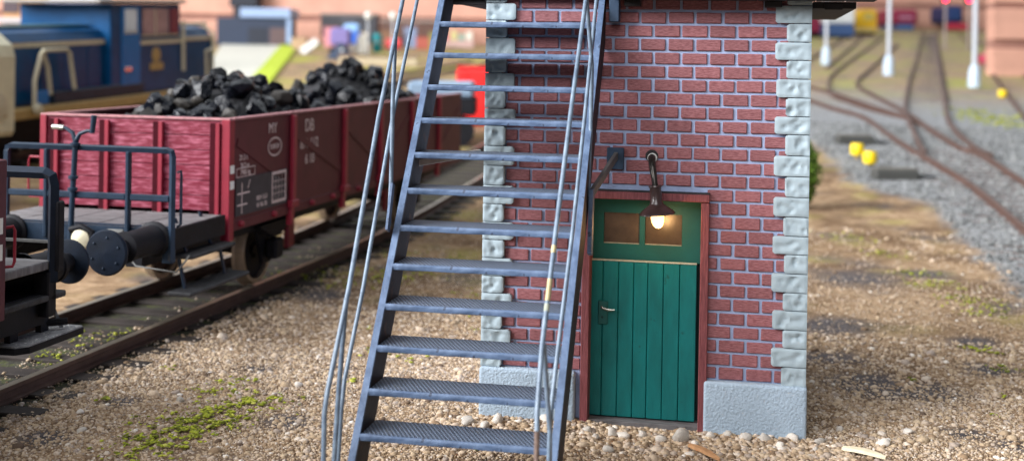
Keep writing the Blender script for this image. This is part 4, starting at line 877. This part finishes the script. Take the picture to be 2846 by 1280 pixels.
t = view_thing('shunter', 'dark blue locomotive front with red buffer beam under the far wall', 'locomotive', 25.0, 140.5)
PB(t, 'body', flat('deep_blue', (.015, .03, .12)), -.95, .95, 0, 6, 1.0, 3.0, c=.3); PB(t, 'buffer_beam', flat('beam_red', (.45, .03, .06)), -1.0, 1.4, -.2, -.001, .25, .98); PB(t, 'smokebox_door', flat('dark_teal', (.02, .05, .16)), -.6, .6, -.12, -.001, 1.4, 2.6, c=.1)
t = view_thing('small_red_van', 'small red and white van parked by the nearer terracotta wall', 'van', 17.4, 72.0)
PB(t, 'body', flat('van_red', (.55, .06, .12)), -.5, .6, 0, 1.8, .15, .75, c=.08); PB(t, 'cab', flat('van_red_cab', (.45, .05, .10)), -.35, .45, .1, 1.2, .76, 1.1, c=.08); PB(t, 'bumper', m_wh, -.2, .5, -.08, -.001, .1, .3); PB(t, 'wheel', m_black, -.5, -.36, .2, .6, 0, .3)
for i, (x, y) in enumerate(((17.25, 93.4), (19.1, 93.7))):
    t = view_thing('signal', ('left red signal lamp lit high over the end of the straight track', 'right red signal lamp lit beside the nearest lamp mast')[i], 'signal', x, y)
    MB().tube([(0, 0, 0), (0, 0, 3.8)], .09, 8).build('post', flat('post_grey', (.35, .28, .26)) if 'post_grey' not in MATS else MATS['post_grey'], t, local=True)
    PB(t, 'head', m_black, -.3, .3, 0, .25, 3.75, 4.5, c=.05); MB().lathe([(.17, 0), (.15, .05), (0, .07)], (0, 0, 4.02), (0, -1, 0), 16).build('lens', MATS.get('signal_red') or mat('signal_red', (.9, .02, .05), .3, 0, bump=0, emit=9, ecol=(1, .02, .08)), t, local=True)
def knob(label, x, y, z):
    t = view_thing('point_lantern', label, 'lantern', x, y, group='yellow point lanterns by the tracks')
    m = MATS.get('lantern_yellow') or flat('lantern_yellow', (.85, .60, .01))
    MB().lathe([(.05, 0), (.05, z)], (0, 0, 0), (0, 0, 1), 8).build('stem', m_tan, t, local=True)
    MB().lathe([(0, z-.02), (.16, z), (.19, z+.06), (.19, z+.26), (.15, z+.32), (0, z+.33)], (0, 0, 0), (0, 0, 1), 14).build('head', m, t, local=True)
knob('yellow point lantern behind, left of the pair by the dark box', 5.28, 24.5, .12); knob('yellow point lantern in front, right of the pair by the dark box', 5.49, 23.0, .10); knob('single yellow point lantern near the outermost right track', 13.13, 46.6, .1)
for lab, x, y, wd in (('dark grey point motor box nearest the main track', 5.98, 20.8, .56), ('dark grey point motor box farther back, left of the main track', 5.5, 27.8, .56)):
    t = view_thing('point_motor_box', lab, 'box', x, y, group='dark point motor boxes')
    MB().box(-wd, wd, 0, .5, -.02, .26, .05).build('casing', MATS.get('box_grey') or flat('box_grey', (.055, .055, .05), .7), t, local=True); MB().box(-wd+.06, wd-.06, .05, .45, .262, .30, .015).build('lid', MATS.get('lid_grey') or flat('lid_grey', (.15, .14, .12), .7), t, local=True)
    MB().tube([(wd, .25, .12), (wd+.5, .3, .08)], .03, 6).build('rod', m_black, t, local=True)
# bush behind the right corner
bs = thing('bush', 'dark green bush peeping out behind the right corner of the signal box', 'bush', (3.50, 16.1, .2))
MB().tube([(0, 0, 0), (.03, 0, .5), (0, .05, 1.0)], [.05, .04, .02], 8).build('stem', m_sleeper, bs, local=True)
q = MB()
for i in range(5200):
    while True:
        p = Vector((R_.uniform(-1, 1), R_.uniform(-1, 1), R_.uniform(-1, 1)))
        if .45 < p.length < 1: break
    zc = p.z*.78+.80; wd = .42*(1-.25*abs(p.z))*(1+.30*noise.noise(Vector((p.x*2.2, p.y*2.2, p.z*4))))
    c = Vector((p.x*wd, p.y*wd, zc)); a = Vector((R_.gauss(0, 1), R_.gauss(0, 1), R_.gauss(0, 1))).normalized()*.028; b = a.orthogonal().normalized()*.018
    q.add([c-a, c+b, c+a, c-b], [(0, 1, 2, 3)])
q.build('foliage', m_leaf, bs, local=True)
# ------------------------------------------------------------------ loose ground cover: gravel, ballast stones, moss
ICO = bmesh.new(); bmesh.ops.create_icosphere(ICO, subdivisions=1, radius=1); ICO.verts.ensure_lookup_table()
IV = np.array([v.co[:] for v in ICO.verts]); IF = np.array([[v.index for v in f.verts] for f in ICO.faces]); ICO.free()
rng = np.random.default_rng(5)
def scatter(name, P, rad, m, flatz=.7, squash=.35, label=None, smooth=True):
    n = len(P); nv = len(IV)
    q = rng.normal(size=(n, 4)); q /= np.linalg.norm(q, axis=1)[:, None]; w_, x, y, z = q.T
    Rm = np.stack([np.stack([1-2*(y*y+z*z), 2*(x*y-w_*z), 2*(x*z+w_*y)], 1), np.stack([2*(x*y+w_*z), 1-2*(x*x+z*z), 2*(y*z-w_*x)], 1), np.stack([2*(x*z-w_*y), 2*(y*z+w_*x), 1-2*(x*x+y*y)], 1)], 1)
    s = rng.uniform(1-squash, 1+squash, size=(n, 1, 3))
    jit = rng.uniform(.82, 1.18, size=(n, nv, 1))
    V = (IV[None]*s*jit) @ Rm.transpose(0, 2, 1)
    V[:, :, 2] *= flatz; V = V*rad[:, None, None]+P[:, None, :]
    F = (IF[None]+(np.arange(n)*nv)[:, None, None]).reshape(-1, 3)
    me = bpy.data.meshes.new(name); me.vertices.add(n*nv); me.vertices.foreach_set('co', V.reshape(-1).astype(np.float32))
    me.loops.add(F.size); me.loops.foreach_set('vertex_index', F.reshape(-1).astype(np.int32))
    me.polygons.add(len(F)); me.polygons.foreach_set('loop_start', (np.arange(len(F))*3).astype(np.int32)); me.polygons.foreach_set('loop_total', np.full(len(F), 3, np.int32))
    me.update(); me.validate(); me.materials.append(m)
    if smooth: me.shade_smooth()
    o = bpy.data.objects.new(name, me); COL.objects.link(o); o['kind'] = 'stuff'
    if label: o['label'] = label
    return o
def inside_view(x, y, mg=1.15):
    d = (x-CAM.x)*FWD.x+(y-CAM.y)*FWD.y; r = (x-CAM.x)*RV.x+(y-CAM.y)*RV.y
    return d > 5 and abs(r) < .411*d*mg+.3
def pts_in(n, x0, x1, y0, y1, ok):
    out = []
    while len(out) < n:
        x, y = R_.uniform(x0, x1), R_.uniform(y0, y1)
        if inside_view(x, y) and ok(x, y): out.append((x, y))
    return out
def not_box(x, y): return not (.0 < x < W and .0 < y < 2.7) and not (-.4 < x < 1.1 and -2.9 < y < -2.4 and False)
def near_ok(x, y):
    v, u = uv(x, y)
    if abs(v) < 1.0: return R_.random() < .10
    if x > bxy(y): return R_.random() < .1
    s = soils(x, y)
    return not_box(x, y) and R_.random() > s[0]*.6
P = []
P += pts_in(20000, -5.2, 6.3, -4.2, .9, near_ok)
P += pts_in(15000, -5, 6.6, .7, 4.5, near_ok)
P += pts_in(5000, -4.5, 6.6, 4.5, 14, near_ok)
nbase = len(P); P += pts_in(1500, -.4, 3.4, -.75, -.03, not_box); P += pts_in(700, -1.5, 4.5, -1.6, -.5, not_box)
P = np.array(P); d = (P[:, 0]-CAM.x)*FWD.x+(P[:, 1]-CAM.y)*FWD.y
rad = np.clip(rng.lognormal(math.log(.0150), .42, len(P)), .008, .058)*np.where(d > 16, 1.1, 1)
rad[nbase:] = rng.uniform(.015, .040, len(P)-nbase)
Z = np.array([ter(x, y)+(.022*nz(x, y, .9)+.012*nz(x, y, 3.5)) for x, y in P])+rad*.12
scatter('gravel', np.column_stack([P, Z]), rad, m_grav, label='mixed tan and pink gravel spread over the yard')
OV = np.array([(1, 0, 0), (-1, 0, 0), (0, 1, 0), (0, -1, 0), (0, 0, 1), (0, 0, -1)], float); OF = np.array([(0, 2, 4), (2, 1, 4), (1, 3, 4), (3, 0, 4), (2, 0, 5), (1, 2, 5), (3, 1, 5), (0, 3, 5)])
IV, IF, IV0, IF0 = OV, OF, IV, IF
P = np.array(pts_in(112000, -5.2, 6.4, -4.2, 2.2, near_ok)+pts_in(22000, -5, 6.6, 2.2, 9, near_ok))
rad = np.clip(rng.lognormal(math.log(.0105), .32, len(P)), .006, .022)
Z = np.array([ter(x, y)+(.022*nz(x, y, .9)+.012*nz(x, y, 3.5)) for x, y in P])+rad*.25
scatter('grit', np.column_stack([P, Z]), rad, m_grav, label='fine sandy grit between the larger gravel')
IV, IF = IV0, IF0
BP = pts_in(12000, 4.3, 12, 3, 34, lambda x, y: soils(x, y)[2] > .35+.4*R_.random())
BP = np.array(BP); rad = np.clip(rng.lognormal(math.log(.026), .3, len(BP)), .012, .06)
Z = np.array([ter(x, y) for x, y in BP])+rad*.4
scatter('ballast_stones', np.column_stack([BP, Z]), rad, m_ball, label='grey ballast stones beside the main track', smooth=False)
MOSS = [(-2.24, -.43, .22, 300), (-2.35, -.88, .22, 380), (-2.47, -1.2, .21, 360), (-2.5, -1.61, .2, 260), (-2.15, -.13, .13, 130), (-3.02, -1.03, .05, 14), (-2.72, .09, .14, 60), (-2.66, .43, .1, 40), (-3.57, .76, .06, 14), (-2.59, -1.96, .1, 50), (-3.59, -.5, .05, 8), (-1.18, 1.86, .11, 40), (-1.59, 2.03, .13, 50), (-1.55, .8, .07, 16), (-3.5, 12.19, .55, 300), (-2.64, 7.09, .31, 220), (-3.01, 6.61, .3, 180), (-3.31, 5.85, .23, 120), (-3.86, 6.72, .37, 160), (-5.0, 1.91, .25, 70), (-4.96, .92, .17, 55), (-5.1, 1.4, .3, 45), (-3.14, -1.43, .03, 6), (.21, -1.09, .03, 8), (-2.05, 3.18, .1, 30), (-3.35, 8.86, .2, 80), (-1.33, 7.12, .07, 30), (-.7, 3.4, .12, 40), (-.9, 4.6, .2, 90), (-1.2, 5.6, .25, 110), (-2.3, 8.4, .4, 180),
        (5.47, 7.16, .25, 200), (5.6, 6.34, .19, 140), (5.27, 3.91, .1, 40), (5.24, 3.04, .09, 40), (5.07, 4.06, .09, 30), (4.21, 12.83, .3, 130), (4.72, 11.29, .21, 100), (5.03, 9.4, .26, 100), (5.26, 8.38, .24, 130), (4.99, 1.89, .04, 8), (4.78, 1.13, .03, 8), (4.19, 2.33, .03, 6), (4.28, 0., .03, 6), (11.08, 37.4, .8, 260), (11.4, 35.2, .6, 160), (10.9, 40, .7, 150), (3.9, -.9, .03, 5), (4.9, -.4, .04, 6), (5.3, .4, .05, 8)]
P = []
for x, y, r, n in MOSS:
    for _ in range(int(n*1.7)):
        a, b = R_.gauss(0, .85), R_.gauss(0, .85)
        if nz(x+a*r, y+b*r, 9, 7)+.5*nz(x+a*r, y+b*r, 22, 2) < .02+.12*R_.random(): continue
        P.append((x+a*r*1.1, y+b*r*1.1, max(.013, .0165*(1 if y < 20 else 3))))
P = np.array(P); rad = P[:, 2]*rng.uniform(.5, 1.4, len(P))
Z = np.array([ter(x, y)+(.022*nz(x, y, .9)+.012*nz(x, y, 3.5)) for x, y, _ in P])+.022+rng.uniform(0, .02, len(P))
scatter('moss', np.column_stack([P[:, :2], Z]), rad, m_moss, flatz=.42, squash=.75, label='lime green moss flakes sprinkled in patches', smooth=False)
# larger single stones, each its own thing
for i, (x, y, r) in enumerate(((-.05, -.35, .085), (.2, -.22, .075), (.13, -.42, .07), (.64, -.10, .085), (.40, -.2, .05), (1.28, -.35, .07), (1.9, -.32, .10), (1.72, -.42, .07), (1.4, -.42, .075), (2.3, -.12, .06), (2.62, -.16, .07), (2.86, -.10, .075), (3.65, -.05, .085), (3.9, .4, .05), (3.3, .3, .05), (2.45, -.2, .075), (-2.9, -.3, .05), (-3.3, -1.4, .05), (-2.0, .5, .06), (-3.6, -.9, .045), (1.05, -.30, .06), (1.15, -.48, .05), (1.55, -.30, .055), (2.02, -.45, .05), (2.15, -.20, .06), (2.75, -.32, .05), (3.1, -.12, .06), (3.05, -.4, .045), (2.0, -.75, .05), (1.3, -.8, .06))):
    bm = bmesh.new(); bmesh.ops.create_icosphere(bm, subdivisions=2, radius=1); sd = R_.uniform(0, 50)
    for v in bm.verts: v.co *= 1+.55*noise.noise(v.co*1.2+Vector((sd, 0, 0)))
    for k in range(4):
        n = Vector((R_.gauss(0, 1), R_.gauss(0, 1), R_.gauss(0, 1))).normalized(); d = R_.uniform(.55, .8)
        for v in bm.verts:
            e = v.co.dot(n)
            if e > d: v.co -= n*(e-d)*.8
    me = bpy.data.meshes.new('pebble'); bm.to_mesh(me); bm.free(); me.shade_smooth(); me.materials.append(m_pebble)
    o = bpy.data.objects.new('pebble', me); COL.objects.link(o); o.location = (x, y, r*.30); o.scale = (r*R_.uniform(.7, 1.0), r*R_.uniform(.6, .8), r*R_.uniform(.55, .75)); o.rotation_euler = (R_.uniform(-.3, .3), R_.uniform(-.3, .3), R_.uniform(0, 6))
    tag(o, 'large pale rounded pebble lying on the gravel', 'pebble', 'large pale pebbles')
def chip(name, label, cat, a, b, w_, m):
    a, b = Vector(a), Vector(b); q = MB(); n = 6
    ax = (b-a); sd = R_.uniform(0, 9); sid = Vector((ax.y, -ax.x, 0)).normalized(); V = []; F = []
    for i in range(n+1):
        t = i/n; ww = w_*(.25+math.sin(math.pi*min(1, t*1.05+.04))**.7)*(1+.3*noise.noise(Vector((t*4, sd, 0)))); c = a+ax*t+Vector((0, 0, .02*math.sin(t*3)))
        V += [c-sid*ww, c+sid*ww, c+sid*ww*.6+Vector((0, 0, .022)), c-sid*ww*.5+Vector((0, 0, .03))]
    for i in range(n):
        for k in range(4): F.append((i*4+k, (i+1)*4+k, (i+1)*4+(k+1) % 4, i*4+(k+1) % 4))
    F += [(0, 1, 2, 3), (n*4, n*4+1, n*4+2, n*4+3)]
    tag(q.add(V, F).build(name, m), label, cat)
chip('wood_splinter', 'tan wood splinter lying in front of the right door jamb', 'splinter', (1.98, -.60, .03), (2.25, -.95, .03), .03, mat('tan_wood', (.42, .22, .10), .8, .3, 9, .4, 9, stretch=(1, 1, 1)))
chip('stone_flake', 'cream stone flake lying right of the signal box corner', 'stone', (3.28, -.35, .03), (3.62, -.55, .03), .045, mat('cream_flake', (.70, .60, .42), .7, .2))
